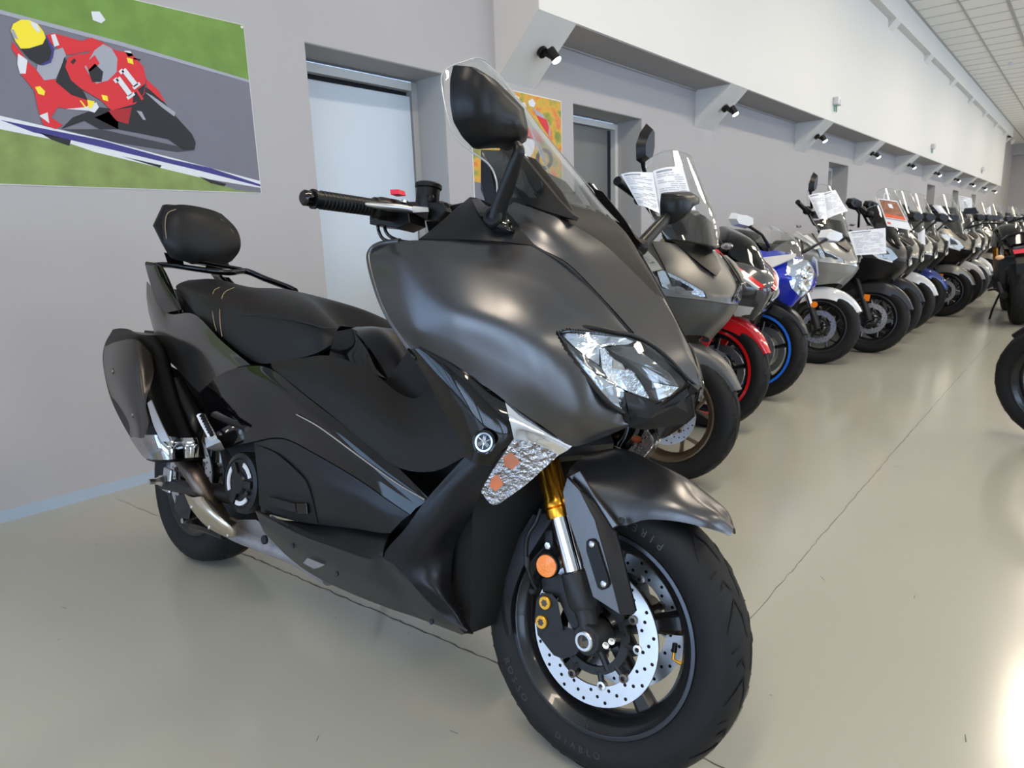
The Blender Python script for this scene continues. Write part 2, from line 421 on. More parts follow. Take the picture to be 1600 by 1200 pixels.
# joints in the floor
b = MB(); random.seed(4)
def crack(p0, p1, w, jit, step):
    L0 = math.hypot(p1[0]-p0[0], p1[1]-p0[1]); n = int(L0/step); dx, dy = (p1[0]-p0[0])/L0, (p1[1]-p0[1])/L0; pts = []
    for i in range(n+1): t = i/n*L0; j = random.uniform(-jit, jit); pts.append((p0[0]+dx*t-dy*j, p0[1]+dy*t+dx*j, random.uniform(.4, 1)*w))
    vs = []; 
    for x, y_, w_ in pts: vs += [(x-dy*w_, y_+dx*w_, .0006), (x+dy*w_, y_-dx*w_, .0006)]
    b.add(vs, [(2*i, 2*i+1, 2*i+3, 2*i+2) for i in range(n)], CRACK)
crack((.1, .99), (.86, 1.03), .0012, .004, .03); crack((.86, 1.03), (2.27, 1.106), .0028, .003, .02); crack((2.27, 1.106), (2.95, 1.12), .0022, .003, .02); crack((2.95, 1.12), (5, 1.15), .0015, .003, .03)
crack((2.60, -3), (2.585, 3.5), .0012, .003, .03); crack((2.585, 3.5), (2.6, 12), .002, .003, .05)
for _ in range(90):
    x, y_ = random.uniform(.4, 3.6), random.uniform(.2, 6); a = random.uniform(0, 3); l = random.uniform(.004, .03)
    if x > 2.7 and y_ < .3: continue
    crack((x, y_), (x+l*math.cos(a), y_+l*math.sin(a)), .0011, .001, l/3)
tag(b.obj('trim_7'), kind='structure')

# spotlights on the brackets
def make_spot(y, first=None):
    ln, lb = .25, None
    r = empty('spotlight', (.235, y+.24, 2.245))
    b = MB(); ax = Vector((.69, 0, -.72)); b.disc((-.03, 0, .03), ax, .038, .03, PLAS2, 20); b.obj('mount_base', r)
    b = MB(); b.tube([(-.01, 0, .01), (.035, .01, -.02), (.055, .03, -.03)], .012, PLAS2, 8); b.obj('arm', r)
    d = Vector((.42, .30, -.85)).normalized(); c0 = Vector((.04, .0, .03))
    b = MB(); b.lathe([(0, 0), (.026, 0), (.03, .01), (.032, .075), (.034, .082), (.03, .082), (.028, .06), (0, .06)], PLAS2, 20, c0, d); b.obj('lamp_head', r)
    b = MB(); b.lathe([(.031, .08), (.03, .094), (.02, .101), (0, .103)], EMIT, 20, c0, d); b.obj('bulb', r)
    return r, d, c0
for i, y in enumerate(BR):
    r, d, c0 = make_spot(y)
    names = ['nearest, above the autumn poster', 'second from the near end of the row', 'third from the near end of the row', 'fourth from the near end of the row', 'fifth from the near end of the row', 'sixth from the near end of the row', 'seventh from the near end of the row', 'third from the far end of the row', 'second from the far end of the row', 'last one at the far end of the row']
    tag(r, 'black spotlight on a sloped white bracket, ' + names[i], 'spotlight', 'spotlights on the white brackets')
    ld = bpy.data.lights.new('spot_beam', 'SPOT'); ld.energy = 28; ld.spot_size = 1.5; ld.spot_blend = .7; ld.color = (1, .93, .8); ld.shadow_soft_size = .03
    lo = bpy.data.objects.new('spot_beam', ld); COL.objects.link(lo); lo.parent = r; lo.location = c0 + d*.11; lo.rotation_euler = d.to_track_quat('-Z', 'Y').to_euler()
# wall mounted sensors
for i, (y, z) in enumerate([(10.16, 2.70), (17.4, 2.70), (26.0, 2.72)]):
    r = empty('wall_sensor', (SX, y, z), ['small white sensor box on the upper wall, nearest of the three, with two short cables', 'small white sensor box on the upper wall, middle of the three', 'small white sensor box on the upper wall, farthest of the three'][i], 'sensor', 'sensors on the upper white wall')
    b = MB(); b.box((.035, 0, 0), (.07, .16, .1), GREYP, ch=.01); b.obj('housing', r)
    b = MB(); b.disc((.07, .02, -.005), (1, 0, -.2), .03, .01, WHITEP); b.obj('lens', r)
    for dy in (-.05, .03): b = MB(); b.tube([(.02, dy, -.045), (.02, dy, -.13)], .009, mat('green_cable', (.12, .3, .25), .5), 6); b.obj('cable', r)
cs = onplane(1579, 98, 2, ZC)
r = empty('smoke_detector', cs, 'white round smoke detector on the tiled ceiling', 'smoke detector'); b = MB(); b.lathe([(0, 0), (.055, 0), (.06, -.02), (.045, -.05), (0, -.055)], GREYP, 20, (0, 0, 0), (0, 0, 1)); b.obj('body', r)
b = MB(); b.disc((0, 0, -.066), (0, 0, 1), .02, .012, WHITEP); b.obj('sensor_cap', r)

# ------------------------------------------------------------------ posters
GRASS = mat('print_grass', (.14, .26, .045), .6, var=.35, vscale=9); ASPH = mat('print_asphalt', (.16, .16, .20), .6, var=.06, vscale=12)
GRASS2 = mat('print_grass_worn', (.20, .27, .08), .6, var=.4, vscale=12)
PW = mat('print_white', (.66, .68, .72), .6); PR = mat('print_red', (.62, .02, .03), .6); PR2 = mat('print_dark_red', (.36, .01, .02), .6); PK = mat('print_black', (.012, .012, .018), .6)
PB = mat('print_blue', (.04, .035, .2), .6); PY = mat('print_yellow', (.85, .7, .03), .6); PGR = mat('print_grey', (.33, .34, .4), .6); PSH = mat('print_dark_asphalt', (.04, .04, .055), .6)
CLIP = None
def ext(a, c, y_):
    """carry the line through two picture points on to y_ on the wall"""
    A_, B_ = [onplane(p[0]*.2625, p[1]*.2625, 0, 0) for p in (a, c)]; return ('w', y_, A_[2]+(B_[2]-A_[2])*(y_-A_[1])/(B_[1]-A_[1]))
def wallpoly(b, pts, m, lay, off=.0035):
    P = [tuple(onplane(p[0], p[1], 0, 0)[1:]) if p[0] != 'w' else (p[1], p[2]) for p in pts]
    if CLIP:
        for ax, lim, sg in ((0, CLIP[0], 1), (0, CLIP[1], -1), (1, CLIP[2], 1), (1, CLIP[3], -1)):
            out = []
            for i in range(len(P)):
                p, q = P[i-1], P[i]; ip, iq = (p[ax]-lim)*sg >= 0, (q[ax]-lim)*sg >= 0
                if ip != iq: t = (lim-p[ax])/(q[ax]-p[ax]); out.append((p[0]+(q[0]-p[0])*t, p[1]+(q[1]-p[1])*t))
                if iq: out.append(q)
            P = out
            if len(P) < 3: return
    vs = [Vector((off + lay*.0004, y_, z_)) for y_, z_ in P]
    b.prism([v for v in vs], (.0003, 0, 0), m)
def pc(L_): return [(x*.2625, y*.2625) for x, y in L_]
ph = MB(); ph.box((.0015, (-.15+1.879)/2, (1.297+2.067)/2), (.003, 2.03, .77), WHITEP); ph_o = ph.obj('race_poster')
tag(ph_o, 'wide wall poster of a yellow-helmeted rider leaning a red race motorcycle', 'poster')
yl, yr, zb, zt = -.15, 1.877, 1.30, 2.065
b = MB()
b.prism([(.0032, yl, zb), (.0032, yr, zb), (.0032, yr, zt), (.0032, yl, zt)], (.0003, 0, 0), ASPH)
CLIP = (yl, yr, zb, zt)
wallpoly(b, pc([(1490, 490), (700, 260), (0, 75)]) + [ext((700, 260), (0, 75), yl), ('w', yl, zt+.1), ('w', yr, zt+.1)], GRASS, 1)
b2 = b
wallpoly(b, pc([(0, 60), (700, 245), (1490, 480), (1490, 495), (700, 270), (0, 85)]) + [ext((700, 270), (0, 85), yl), ext((700, 245), (0, 60), yl)], PGR, 2)
wallpoly(b, [ext((400, 840), (0, 765), yl)] + pc([(0, 765), (400, 840), (560, 905), (760, 925), (1000, 1010), (1200, 1060), (1400, 1130), (1550, 1146)]) + [('w', yr, zb-.05), ('w', yl, zb-.05)], GRASS2, 1)
wallpoly(b, [ext((600, 830), (0, 690), yl)] + pc([(0, 690), (600, 830), (1100, 960), (1552, 1080), (1555, 1120), (1200, 1060), (560, 905), (400, 850), (0, 770)]) + [ext((400, 850), (0, 770), yl)], PW, 2)
wallpoly(b, pc([(0, 715), (250, 765), (600, 835), (1000, 945), (1250, 1000), (1552, 1100), (1552, 1112), (1200, 1020), (700, 900), (400, 830), (200, 790)]), PB, 3)
wallpoly(b, pc([(230, 790), (420, 835), (410, 870), (300, 830)]), PK, 3); wallpoly(b, pc([(720, 930), (960, 985), (950, 1000), (820, 960)]), PK, 3); wallpoly(b, pc([(1180, 1050), (1345, 1095), (1330, 1110), (1250, 1090)]), PK, 3)
wallpoly(b, pc([(370, 770), (600, 770), (1160, 895), (1050, 905), (700, 850)]), PSH, 4)
wallpoly(b, pc([(540, 70), (590, 70), (625, 120), (600, 140), (550, 120)]), PW, 3)
# front wheel and shadowy lower fairing
wallpoly(b, pc([(800, 600), (860, 520), (940, 570), (1040, 690), (1140, 800), (1162, 850), (1155, 890), (1090, 895), (1000, 830), (860, 800), (700, 770), (560, 700)]), PK, 5)
wallpoly(b, pc([(860, 550), (900, 570), (1040, 670), (1035, 695), (960, 640)]), PGR, 6); wallpoly(b, pc([(810, 660), (840, 665), (865, 715), (850, 715)]), PGR, 6)
wallpoly(b, pc([(360, 770), (430, 700), (590, 640), (700, 650), (700, 770), (590, 770), (500, 720)]), PK, 5); wallpoly(b, pc([(640, 660), (780, 640), (760, 740), (690, 720)]), PR2, 6)
# rider
wallpoly(b, pc([(70, 250), (130, 320), (150, 360), (230, 430), (330, 480), (420, 560), (520, 600), (545, 640), (500, 660), (340, 640), (300, 700), (370, 745), (330, 770), (255, 745), (225, 660), (200, 540), (120, 440), (100, 340), (65, 290)]), PR, 6)
wallpoly(b, pc([(270, 210), (320, 200), (480, 245), (540, 225), (600, 250), (560, 300), (400, 330), (330, 280), (300, 260)]), PR, 6)
wallpoly(b, pc([(230, 330), (370, 285), (390, 330), (330, 470), (260, 480), (215, 420)]), PGR, 7); wallpoly(b, pc([(380, 340), (500, 560), (520, 600), (420, 565), (330, 490)]), PK, 7)
wallpoly(b, pc([(105, 320), (160, 360), (150, 440), (115, 440), (100, 380)]), PW, 7); wallpoly(b, pc([(230, 690), (280, 670), (290, 735)]), PW, 7); wallpoly(b, pc([(300, 210), (325, 205), (350, 270), (320, 280)]), PW, 7)
wallpoly(b, pc([(390, 650), (500, 640), (570, 610), (585, 640), (560, 672), (520, 660)]), PW, 7); wallpoly(b, pc([(515, 595), (560, 605), (545, 640), (525, 650)]), PY, 8)
wallpoly(b, pc([(470, 600), (480, 600), (510, 640), (500, 640)]), PY, 8)
wallpoly(b, pc([(205, 520), (235, 515), (265, 545), (260, 570), (225, 560)]), PY, 8)
# helmet
H = [(60, 185), (75, 145), (120, 120), (170, 122), (220, 145), (255, 190), (270, 230), (250, 265), (170, 290), (120, 292), (90, 250)]
wallpoly(b, pc(H), PY, 9)
wallpoly(b, pc([(120, 292), (170, 290), (250, 265), (270, 225), (300, 260), (318, 310), (310, 350), (280, 378), (235, 390), (170, 350)]), PK, 10)
wallpoly(b, pc([(265, 215), (275, 215), (320, 300), (300, 375), (250, 392), (235, 388), (290, 360), (305, 310)]), PB, 11); wallpoly(b, pc([(175, 130), (210, 140), (240, 190), (220, 195), (190, 160)]), PW, 10); wallpoly(b, pc([(62, 175), (80, 180), (105, 240), (75, 225)]), PGR, 10)
# fairing
wallpoly(b, pc([(385, 400), (400, 345), (450, 325), (520, 320), (600, 250), (680, 300), (780, 320), (850, 400), (865, 470), (855, 560), (800, 620), (660, 660), (600, 600), (480, 530), (420, 480)]), PR, 8)
wallpoly(b, pc([(865, 470), (940, 540), (980, 610), (960, 600), (870, 520)]), PR, 7)
wallpoly(b, pc([(785, 615), (790, 560), (820, 530), (862, 500), (850, 560), (815, 605)]), PK, 9); wallpoly(b, pc([(815, 535), (850, 590), (840, 600), (805, 545)]), PR, 10)
wallpoly(b, pc([(500, 400), (560, 300), (610, 265), (660, 290), (695, 350), (690, 430), (640, 480), (570, 500), (530, 450)]), PGR, 9)
wallpoly(b, pc([(520, 420), (560, 380), (610, 430), (600, 490), (545, 490)]), PK, 10); wallpoly(b, pc([(500, 380), (560, 330), (590, 380), (530, 430)]), PR, 10)
wallpoly(b, pc([(415, 370), (440, 348), (450, 365), (430, 385)]), PK, 9); wallpoly(b, pc([(735, 305), (770, 305), (790, 335), (760, 340)]), PW, 8); wallpoly(b, pc([(790, 345), (835, 355), (830, 362), (790, 355)]), PK, 8)
for q in ((600, 565), (750, 345)): wallpoly(b, pc([q, (q[0]+35, q[1]+8), (q[0]+40, q[1]+40), (q[0]+8, q[1]+30)]), PY, 9)
# the number 11
def stroke(p, q_, w):
    dx, dy = q_[0]-p[0], q_[1]-p[1]; l = math.hypot(dx, dy); nx, ny = -dy/l*w/2, dx/l*w/2
    wallpoly(b, pc([(p[0]+nx, p[1]+ny), (q_[0]+nx, q_[1]+ny), (q_[0]-nx, q_[1]-ny), (p[0]-nx, p[1]-ny)]), PW, 12)
for sg_ in (((696, 466), (772, 568), 30), ((676, 488), (696, 472), 26), ((752, 588), (794, 558), 20), ((730, 416), (806, 512), 30), ((708, 436), (728, 420), 24), ((788, 528), (828, 498), 20)): stroke(*sg_)
b.obj('printed_picture', ph_o, ang=30)
b = MB(); b.disc((.003, 1.868, 2.055), (1, 0, 0), .006, .003, STEEL, 12); b.obj('corner_pin', ph_o)
CLIP = None
# autumn poster
A0, A1 = 3.43, 4.44
p2 = MB(); p2.box((.0015, (A0+A1)/2, (1.2+2.048)/2), (.003, A1-A0, .848), WHITEP); p2o = p2.obj('autumn_poster')
tag(p2o, 'wall poster of a rider on a red and white road motorcycle among autumn trees', 'poster')
AUT = mat('print_autumn_leaves', (.5, .3, .05), .6); nt = AUT.node_tree; bs = nt.nodes['Principled BSDF']; tc = nt.nodes.new('ShaderNodeTexCoord'); nz = nt.nodes.new('ShaderNodeTexNoise'); nz.inputs['Scale'].default_value = 9; nz.inputs['Detail'].default_value = 4
rp = nt.nodes.new('ShaderNodeValToRGB'); cols = [(.25, (.06, .10, .03, 1)), (.42, (.30, .30, .04, 1)), (.52, (.62, .36, .04, 1)), (.62, (.66, .16, .04, 1)), (.75, (.5, .42, .12, 1))]
rp.color_ramp.elements[0].position = cols[0][0]; rp.color_ramp.elements[0].color = cols[0][1]; rp.color_ramp.elements[1].position = cols[1][0]; rp.color_ramp.elements[1].color = cols[1][1]
for p_, c_ in cols[2:]: e = rp.color_ramp.elements.new(p_); e.color = c_
nt.links.new(tc.outputs['Object'], nz.inputs['Vector']); nt.links.new(nz.outputs['Fac'], rp.inputs[0]); nt.links.new(rp.outputs[0], bs.inputs['Base Color'])
b = MB(); b.prism([(.0032, A0+.005, 1.205), (.0032, A1-.005, 1.205), (.0032, A1-.005, 2.043), (.0032, A0+.005, 2.043)], (.0003, 0, 0), AUT)
b.prism([(.0036, A0+.005, 1.205), (.0036, A1-.005, 1.205), (.0036, A1-.005, 1.33), (.0036, A0+.005, 1.42)], (.0003, 0, 0), ASPH)
def cp(L_): return [(730+x*.18125, 120+y*.18125) for x, y in L_]
wallpoly(b, cp([(520, 210), (560, 190), (585, 230), (570, 265), (530, 250)]), PW, 3); wallpoly(b, cp([(440, 230), (490, 220), (505, 260), (470, 290), (440, 270)]), PW, 3)
wallpoly(b, cp([(560, 270), (640, 320), (700, 400), (715, 520), (690, 490), (590, 330)]), PGR, 3); wallpoly(b, cp([(590, 330), (680, 370), (700, 440), (695, 500), (640, 420)]), PR, 4)
wallpoly(b, cp([(390, 260), (450, 270), (520, 380), (510, 470), (400, 400), (380, 330)]), PGR, 3); wallpoly(b, cp([(410, 410), (600, 460), (640, 500), (640, 580), (560, 540), (420, 510)]), PR, 5)
wallpoly(b, cp([(430, 520), (520, 510), (580, 560), (570, 640), (520, 720), (450, 620)]), PW, 5)
for k in range(14):
    a = 2*PI*k/14; a2 = 2*PI*(k+1)/14
    wallpoly(b, cp([(660+75*math.cos(a), 710+95*math.sin(a)), (660+75*math.cos(a2), 710+95*math.sin(a2)), (660+45*math.cos(a2), 710+60*math.sin(a2)), (660+45*math.cos(a), 710+60*math.sin(a))]), PK, 5)
wallpoly(b, cp([(600, 560), (615, 560), (670, 700), (655, 710)]), PGR, 6)
b.obj('printed_picture', p2o, ang=30)
# ================================================================== HERO SCOOTER
HO = Vector((.985, .948, .001)); LEAN, HEAD = math.radians(12), math.radians(1.2)
HM = (Matrix.Rotation(HEAD, 3, 'Z') @ Matrix.Rotation(-LEAN, 3, 'X'))
HMn = np.array(HM); HC = HMn.T @ (CAM - np.array(HO))
def L(px, py, w):
    """measured point on the near (right) half of the scooter: lateral offset w from its centre plane"""
    d = HMn.T @ ray(px, py); t = (-w-HC[1])/d[1]; return HC + d*t
def LX(px, py, x):
    d = HMn.T @ ray(px, py); t = (x-HC[0])/d[0]; return HC + d*t
def LL(L_): return [L(*p) for p in L_]
_SY = [(250,905),(300,925),(335,951),(372,987),(398,1001),(430,1020),(465,1039),(510,1062),(560,1087),(600,1096.5),(612,1095),(650,1088),(662,1080),(700,1074),(800,1100)]
def P2(p):
    q = HMn @ np.array(p, float) + np.array(HO) - CAM; x, y, z = q@RGT, q@UPV, q@_f; return 800+FOC*x/z, 600-FOC*y/z
def nwp(p):
    """keep the nose narrow enough that its far half stays behind the photographed outline"""
    px, py, w = p
    if w < 1e-6: return p
    for k in range(60):
        q = L(px, py, w); q[1] *= -1; mx, my = P2(q)
        if mx <= np.interp(my, [s[0] for s in _SY], [s[1] for s in _SY]) - 1.5: break
        w *= .97
    return (px, py, w)
def nw(rows): return [[nwp(p) for p in r] for r in rows]
def G(rows): return [[L(*p) for p in r] for r in rows]
def full(rows):
    """rows run from near edge to the centre line; mirror them across it"""
    out = []
    for r in rows:
        a = [L(*p) for p in r]; a[-1][1] = 0 if abs(r[-1][2]) < 1e-6 else a[-1][1]
        out.append(a + [np.array([q[0], -q[1], q[2]]) for q in a[-2::-1]])
    return out
hero = empty('maxi_scooter', HO, 'large matte dark grey maxi scooter with gold forks and passenger backrest in the foreground', 'scooter', rotm=HM)
def panel(name, rows, m, th=.004, n=6, mirror=True, parent=hero, ang=35, fullw=False):
    b = MB(); b.grid(cr(full(rows) if fullw else G(rows), n), m, th)
    if mirror and not fullw: b.mirror_y()
    return b.obj(name, parent, ang)
def poly(name, pts, m, th=.006, bev=.0015, parent=hero, mirror=False, inward=True, ang=30):
    P = LL(pts); b = MB()
    b.prism(P, (0, th if inward else -th, 0), m, bev)
    if mirror: b.mirror_y()
    return b.obj(name, parent, ang)
def line3(name, pts, r, m, parent=hero, n=8, k=5, mirror=False, sq=1.0):
    b = MB(); b.tube(crl(LL(pts), k), r, m, n, sq=sq)
    if mirror: b.mirror_y()
    return b.obj(name, parent, 60)

# ---- side fairing
rows = [
 [(583,388,.290),(625,377,.300),(690,375.5,.275),(770,378.5,.235),(833,384,.200),(886,416,.175),(940,471,.150),(989,526,.120),(1040,566,.084),(1082,600,.045)],
 [(578,405,.300),(630,406,.316),(700,412,.300),(775,425,.262),(840,445,.227),(890,478,.202),(935,518,.174),(982,560,.142),(1020,595,.105),(1050,620,.070)],
 [(588,450,.308),(635,462,.326),(700,474,.320),(775,496,.290),(838,520,.258),(882,550,.228),(918,585,.198),(948,615,.166),(975,640,.138),(988,652,.112)],
 [(607,495,.308),(650,512,.322),(705,528,.312),(772,558,.283),(828,590,.258),(872,622,.228),(905,648,.202),(932,662,.174),(957,667,.150),(984,662,.122)],
 [(640,545,.300),(668,549,.302),(715,575,.290),(765,608,.270),(800,634,.252),(835,657,.230),(865,678,.205),(894,697,.176),(938,685,.148),(983,666,.120)]]
rows = nw(rows)
_hole = [(868,519),(888,513.5),(925,517),(960,522),(991,528),(1019,541),(1048,567),(1071,592),(1084,604),(1062.5,618),(1033,636),(984,660),(974,648),(950,630),(908,580),(880,543)]
def inside(x, y, P):
    r = False
    for i in range(len(P)):
        (x1, y1), (x2, y2) = P[i], P[i-1]
        if (y1 > y) != (y2 > y) and x < (x2-x1)*(y-y1)/(y2-y1)+x1: r = not r
    return r
_pg = cr(rows, 24); _kp = [[not inside(*(_pg[i, j, :2]+_pg[i+1, j+1, :2])/2, _hole) for j in range(_pg.shape[1]-1)] for i in range(_pg.shape[0]-1)]
b = MB(); b.grid([[L(*p) for p in r] for r in _pg], MATTE, .004, keep=_kp); b.mirror_y(); b.obj('side_fairing', hero, 35)
# rolled rear edge of the fairing
line3('fairing_edge', [(625,377,.297),(600,380,.296),(583,388,.292),(577,405,.297),(588,450,.304),(607,495,.304),(640,545,.296)], .006, MATTE, n=8, mirror=True)
# ---- centre cowl
b = MB()
seam = [(790,331,.200),(833,381,.197),(886,413,.174),(940,467.5,.149),(989,522,.119)]
crs = [(796,324,.190),(852,362,.183),(905,397,.163),(955,449,.139),(1000,500,.108)]
upp = [(803,318,.178),(878,346,.150),(938,381,.122),(985,424,.093),(1022,461,.062)]
seam, crs, upp = nw([seam, crs, upp]); b.grid(cr(G([seam, crs, upp]), 6), MATTE, .004); b.mirror_in()
r2 = [[(989,522,.119),(1000,500,.108),(1022,461,.062),(1036,465,0)], [(1025,551,.092),(1034,533,.082),(1048,502,.045),(1059,508,0)], [(1054,577,.068),(1062,563,.06),(1071,548,.03),(1078,552,0)], [(1082,598,.045),(1085,590,.038),(1089,583,.018),(1092,580,0)], [(1090,606,.035),(1092,604,.03),(1094,603,.015),(1096,603,0)]]
r2 = nw(r2); b.grid(cr(full(r2), 6), MATTE, .004)
b.obj('front_cowl', hero)
line3('cowl_seam', [nwp(p) for p in [(833,384,.199),(886,416,.176),(940,470,.151),(989,524,.121),(1040,563,.087),(1081,597,.048),(1090,606,.034)]], .0035, PLAS2, mirror=True)
# ---- textured garnish under the windscreen
b = MB()
g = [[(893,316,.150),(922,322,.10),(948,337,0)], [(913,346,.138),(945,352,.085),(973,360,0)], [(937,379,.122),(970,385,.072),(992,390,0)], [(985,424,.093),(1003,424,.050),(1017,430,0)], [(1022,461,.062),(1030,460,.03),(1037,466,0)]]
g = nw(g); b.grid(cr(full(g), 5), PLAS, .004); b.obj('cowl_garnish', hero)
b = MB(); b.grid(cr(G(nw([[(893,316,.150),(913,346,.138),(937,379,.122)], [(879,316,.165),(884,340,.150),(905,362,.135)], [(874,330,.17),(876,349,.155),(880,351,.15)]])), 4), PLAS, .004); b.mirror_y()
b.obj('garnish_side', hero)
# ---- mirror mount covers
panel('mirror_mount_cover', [[(655,376.5,.288),(700,376,.27),(745,377,.25),(790,379,.225),(836,385,.196)], [(672,364,.27),(712,352,.245),(752,352,.235),(792,364,.222),(826,374,.200)], [(700,340,.238),(722,326,.215),(745,326,.212),(788,345,.214),(812,356,.205)], [(735,311,.19),(738,311,.19),(748,313,.19),(775,322,.2),(796,334,.202)]], PLAS2, .004, 5)
panel('mirror_boot', [[(738,313,.200),(748,331,.232),(765,352,.240),(785,364,.232),(799,365,.220)], [(748,313,.205),(766,332,.243),(780,350,.25),(791,358,.24),(801,362,.222)], [(760,318,.200),(781,330,.225),(793,345,.228),(799,353,.22),(803,360,.215)]], GLOSS, .003, 5)
# ---- windscreen
ws = [
 [(693,112,.150),(722,97,.085),(757,94,0)], [(691,142,.165),(738,128,.097),(787,126,0)], [(706,205,.182),(768,180,.112),(822,178,0)],
 [(733,234,.192),(802,224,.122),(859,226,0)], [(763,256,.197),(832,260,.126),(891,266,0)], [(775,280,.197),(852,290,.126),(918,300,0)], [(777,306,.195),(873,313,.130),(945,337,0)]]
wso = panel('windscreen', ws, CLEAR, .0035, 7, fullw=True)
e = LL([(777,306,.195),(775,280,.197),(763,256,.197),(733,234,.192),(706,205,.182),(691,142,.165),(693,112,.150),(722,97,.085),(757,94,0)])
e += [np.array([q[0], -q[1], q[2]]) for q in e[-2::-1]]
b = MB(); b.tube(crl(e, 6), .0018, mat('acrylic_edge', (.35, .36, .36), .2), 6); b.obj('screen_edge', wso)
b = MB(); b.tube(crl(LL([(812,232,.138),(822,246,.137),(848,280,.134),(873,313,.131)]), 5), .0042, mat('acrylic_edge_highlight', (.9, .9, .88), .25), 8, sq=.5); b.mirror_y(); b.obj('screen_edge_highlight', wso)  # near-white tube: light caught by the screen's lower edge, put into its colour
# windscreen brackets
b = MB(); b.prism(LL([(779,232,.155),(800,225,.152),(816,241,.150),(874,312,.142),(897,337,.142),(894,343,.145),(850,331,.160),(820,320,.172),(812,305,.172),(800,280,.168)]), (0, .02, 0), PLAS, .004)
b.prism(LL([(816,241,.135),(836,248,.13),(878,300,.126),(897,333,.126),(874,313,.142)]), (0, .006, 0), PLAS, .001)
b.mirror_y(); b.obj('windscreen_bracket', hero, 30)
b = MB(); c0 = L(842,291,.158); b.disc(c0, (0, -1, 0), .0095, .003, DARK, 16); b.mirror_y(); b.obj('bracket_bolt_hole', hero)
# instrument hood behind the screen
def extr(name, pts, w0, w1, m, parent=hero, bev=.004, ang=30):
    P = LL([(x, y, w0) for x, y in pts]); b = MB(); b.prism(P, (0, w0-w1, 0), m, bev); return b.obj(name, parent, ang)
extr('instrument_hood', [(750,233),(779,234),(806,268),(826,322),(806,326),(758,318),(749,295)], .125, -.125, PLAS)
extr('instrument_binnacle', [(752,236),(766,262),(776,300),(772,322),(757,318),(750,290)], .135, .118, PLAS2)
extr('inner_screen_panel', [(812,305),(860,331),(900,352),(890,380),(850,378),(800,340)], .11, -.11, DARK)
# ---- handlebar, near side
bar0 = L(690, 322, .10); gi = L(588, 325, .235); go = L(490, 311, .39)
b = MB(); b.tube([bar0*np.array([1, 0, 1]), bar0, (bar0+gi)/2, gi], .011, CAST, 10); b.obj('handlebar', hero)
dg = (go-gi); dg /= np.linalg.norm(dg); LG = np.linalg.norm(go-gi)
def along(t, r): return (r, t)
b = MB(); b.lathe([(.006, 0), (.022, 0), (.0225, .006), (.018, .012), (.0175, LG*.5), (.0168, LG-.004), (.0195, LG-.002), (.0195, LG+.003), (.013, LG+.004)], PLAS2, 24, gi, dg)
for k in range(14):
    t = .02 + (LG-.03)*k/14; b.lathe([(.0174, t), (.0186, t+.001), (.0186, t+.003), (.0174, t+.004)], PLAS2, 20, gi, dg)
go_ = b.obj('throttle_grip', hero)
b = MB(); b.lathe([(0, 0), (.014, 0), (.0155, .003), (.0155, .018), (.012, .022), (0, .022)], GLOSS, 20, go+dg*.003, dg); b.obj('bar_end_weight', hero)
# switch housing
sg = gi - dg*.012
b = MB(); b.lathe([(0, -.055), (.019, -.055), (.024, -.045), (.025, 0), (.022, .012), (0, .012)], PLAS2, 24, sg, dg); b.obj('switch_housing', hero)
extr('switch_box', [(577,318),(636,318),(640,348),(621,357),(598,352),(577,350)], .19, .14, PLAS2, bev=.002)
extr('kill_switch', [(609,296),(622,295.5),(624,303),(610,304)], .20, .18, RED, bev=.001)
# master cylinder
c0 = L(668, 310, .13)
b = MB(); b.lathe([(0, -.030), (.024, -.030), (.026, -.022), (.026, .02), (.030, .022), (.030, .030), (.026, .033), (0, .034)], PLAS2, 24, c0, (0, 0, 1)); b.lathe([(0, 0), (.008, 0), (.008, .004), (.0065, .004), (0, .003)], GLOSS, 16, L(673,309,.157), (.35, -1, 0)); b.obj('brake_fluid_reservoir', hero)
extr('master_cylinder', [(643,316),(690,316),(697,330),(682,345),(650,342)], .145, .12, PLAS2, bev=.003)
b = MB(); b.lathe([(0, 0), (.009, 0), (.009, .012), (.006, .012), (.006, .016), (0, .016)], CAST, 14, L(693,325,.13), (.9, -.4, .1)); b.lathe([(0, -.004), (.007, -.004), (.007, .006), (0, .006)], CAST, 14, L(688,326,.13), (.9, -.4, .1)); b.obj('banjo_bolt', hero)
# brake lever
lv = LL([(538,317,.315),(550,317.5,.30),(575,320,.27),(600,323,.24),(622,325,.21),(645,328,.18)])
b = MB(); b.tube(crl(lv, 4), [.0055]*9+[.006, .0068, .0075, .008, .0085, .009, .0092, .0092, .009, .0085, .008, .0075, .007][:len(crl(lv, 4))-9], STEEL, 10); b.sphere(lv[0], .0095, STEEL, 14); b.obj('brake_lever', hero, 60)
b = MB(); b.disc(L(632,318,.185), (0, .2, 1), .008, .006, STEEL, 14); b.hull([L(645,322,.19), L(669,324,.16), L(670,331,.16), L(645,332,.19), L(668,344,.15), L(664,344,.15), L(645,322,.17), L(669,324,.14)], STEEL); b.obj('lever_pivot', hero)
line3('brake_hose', [(590,350,.18),(592,362,.18),(600,374,.17),(620,379,.15),(640,381,.12)], .0038, GLOSS)
line3('throttle_cable', [(600,350,.17),(603,362,.17),(612,371,.16),(630,377,.14),(650,379,.12)], .0038, GLOSS)
extr('handlebar_cover', [(660,330),(700,320),(740,312),(735,350),(700,375),(670,372)], .10, -.10, PLAS2)
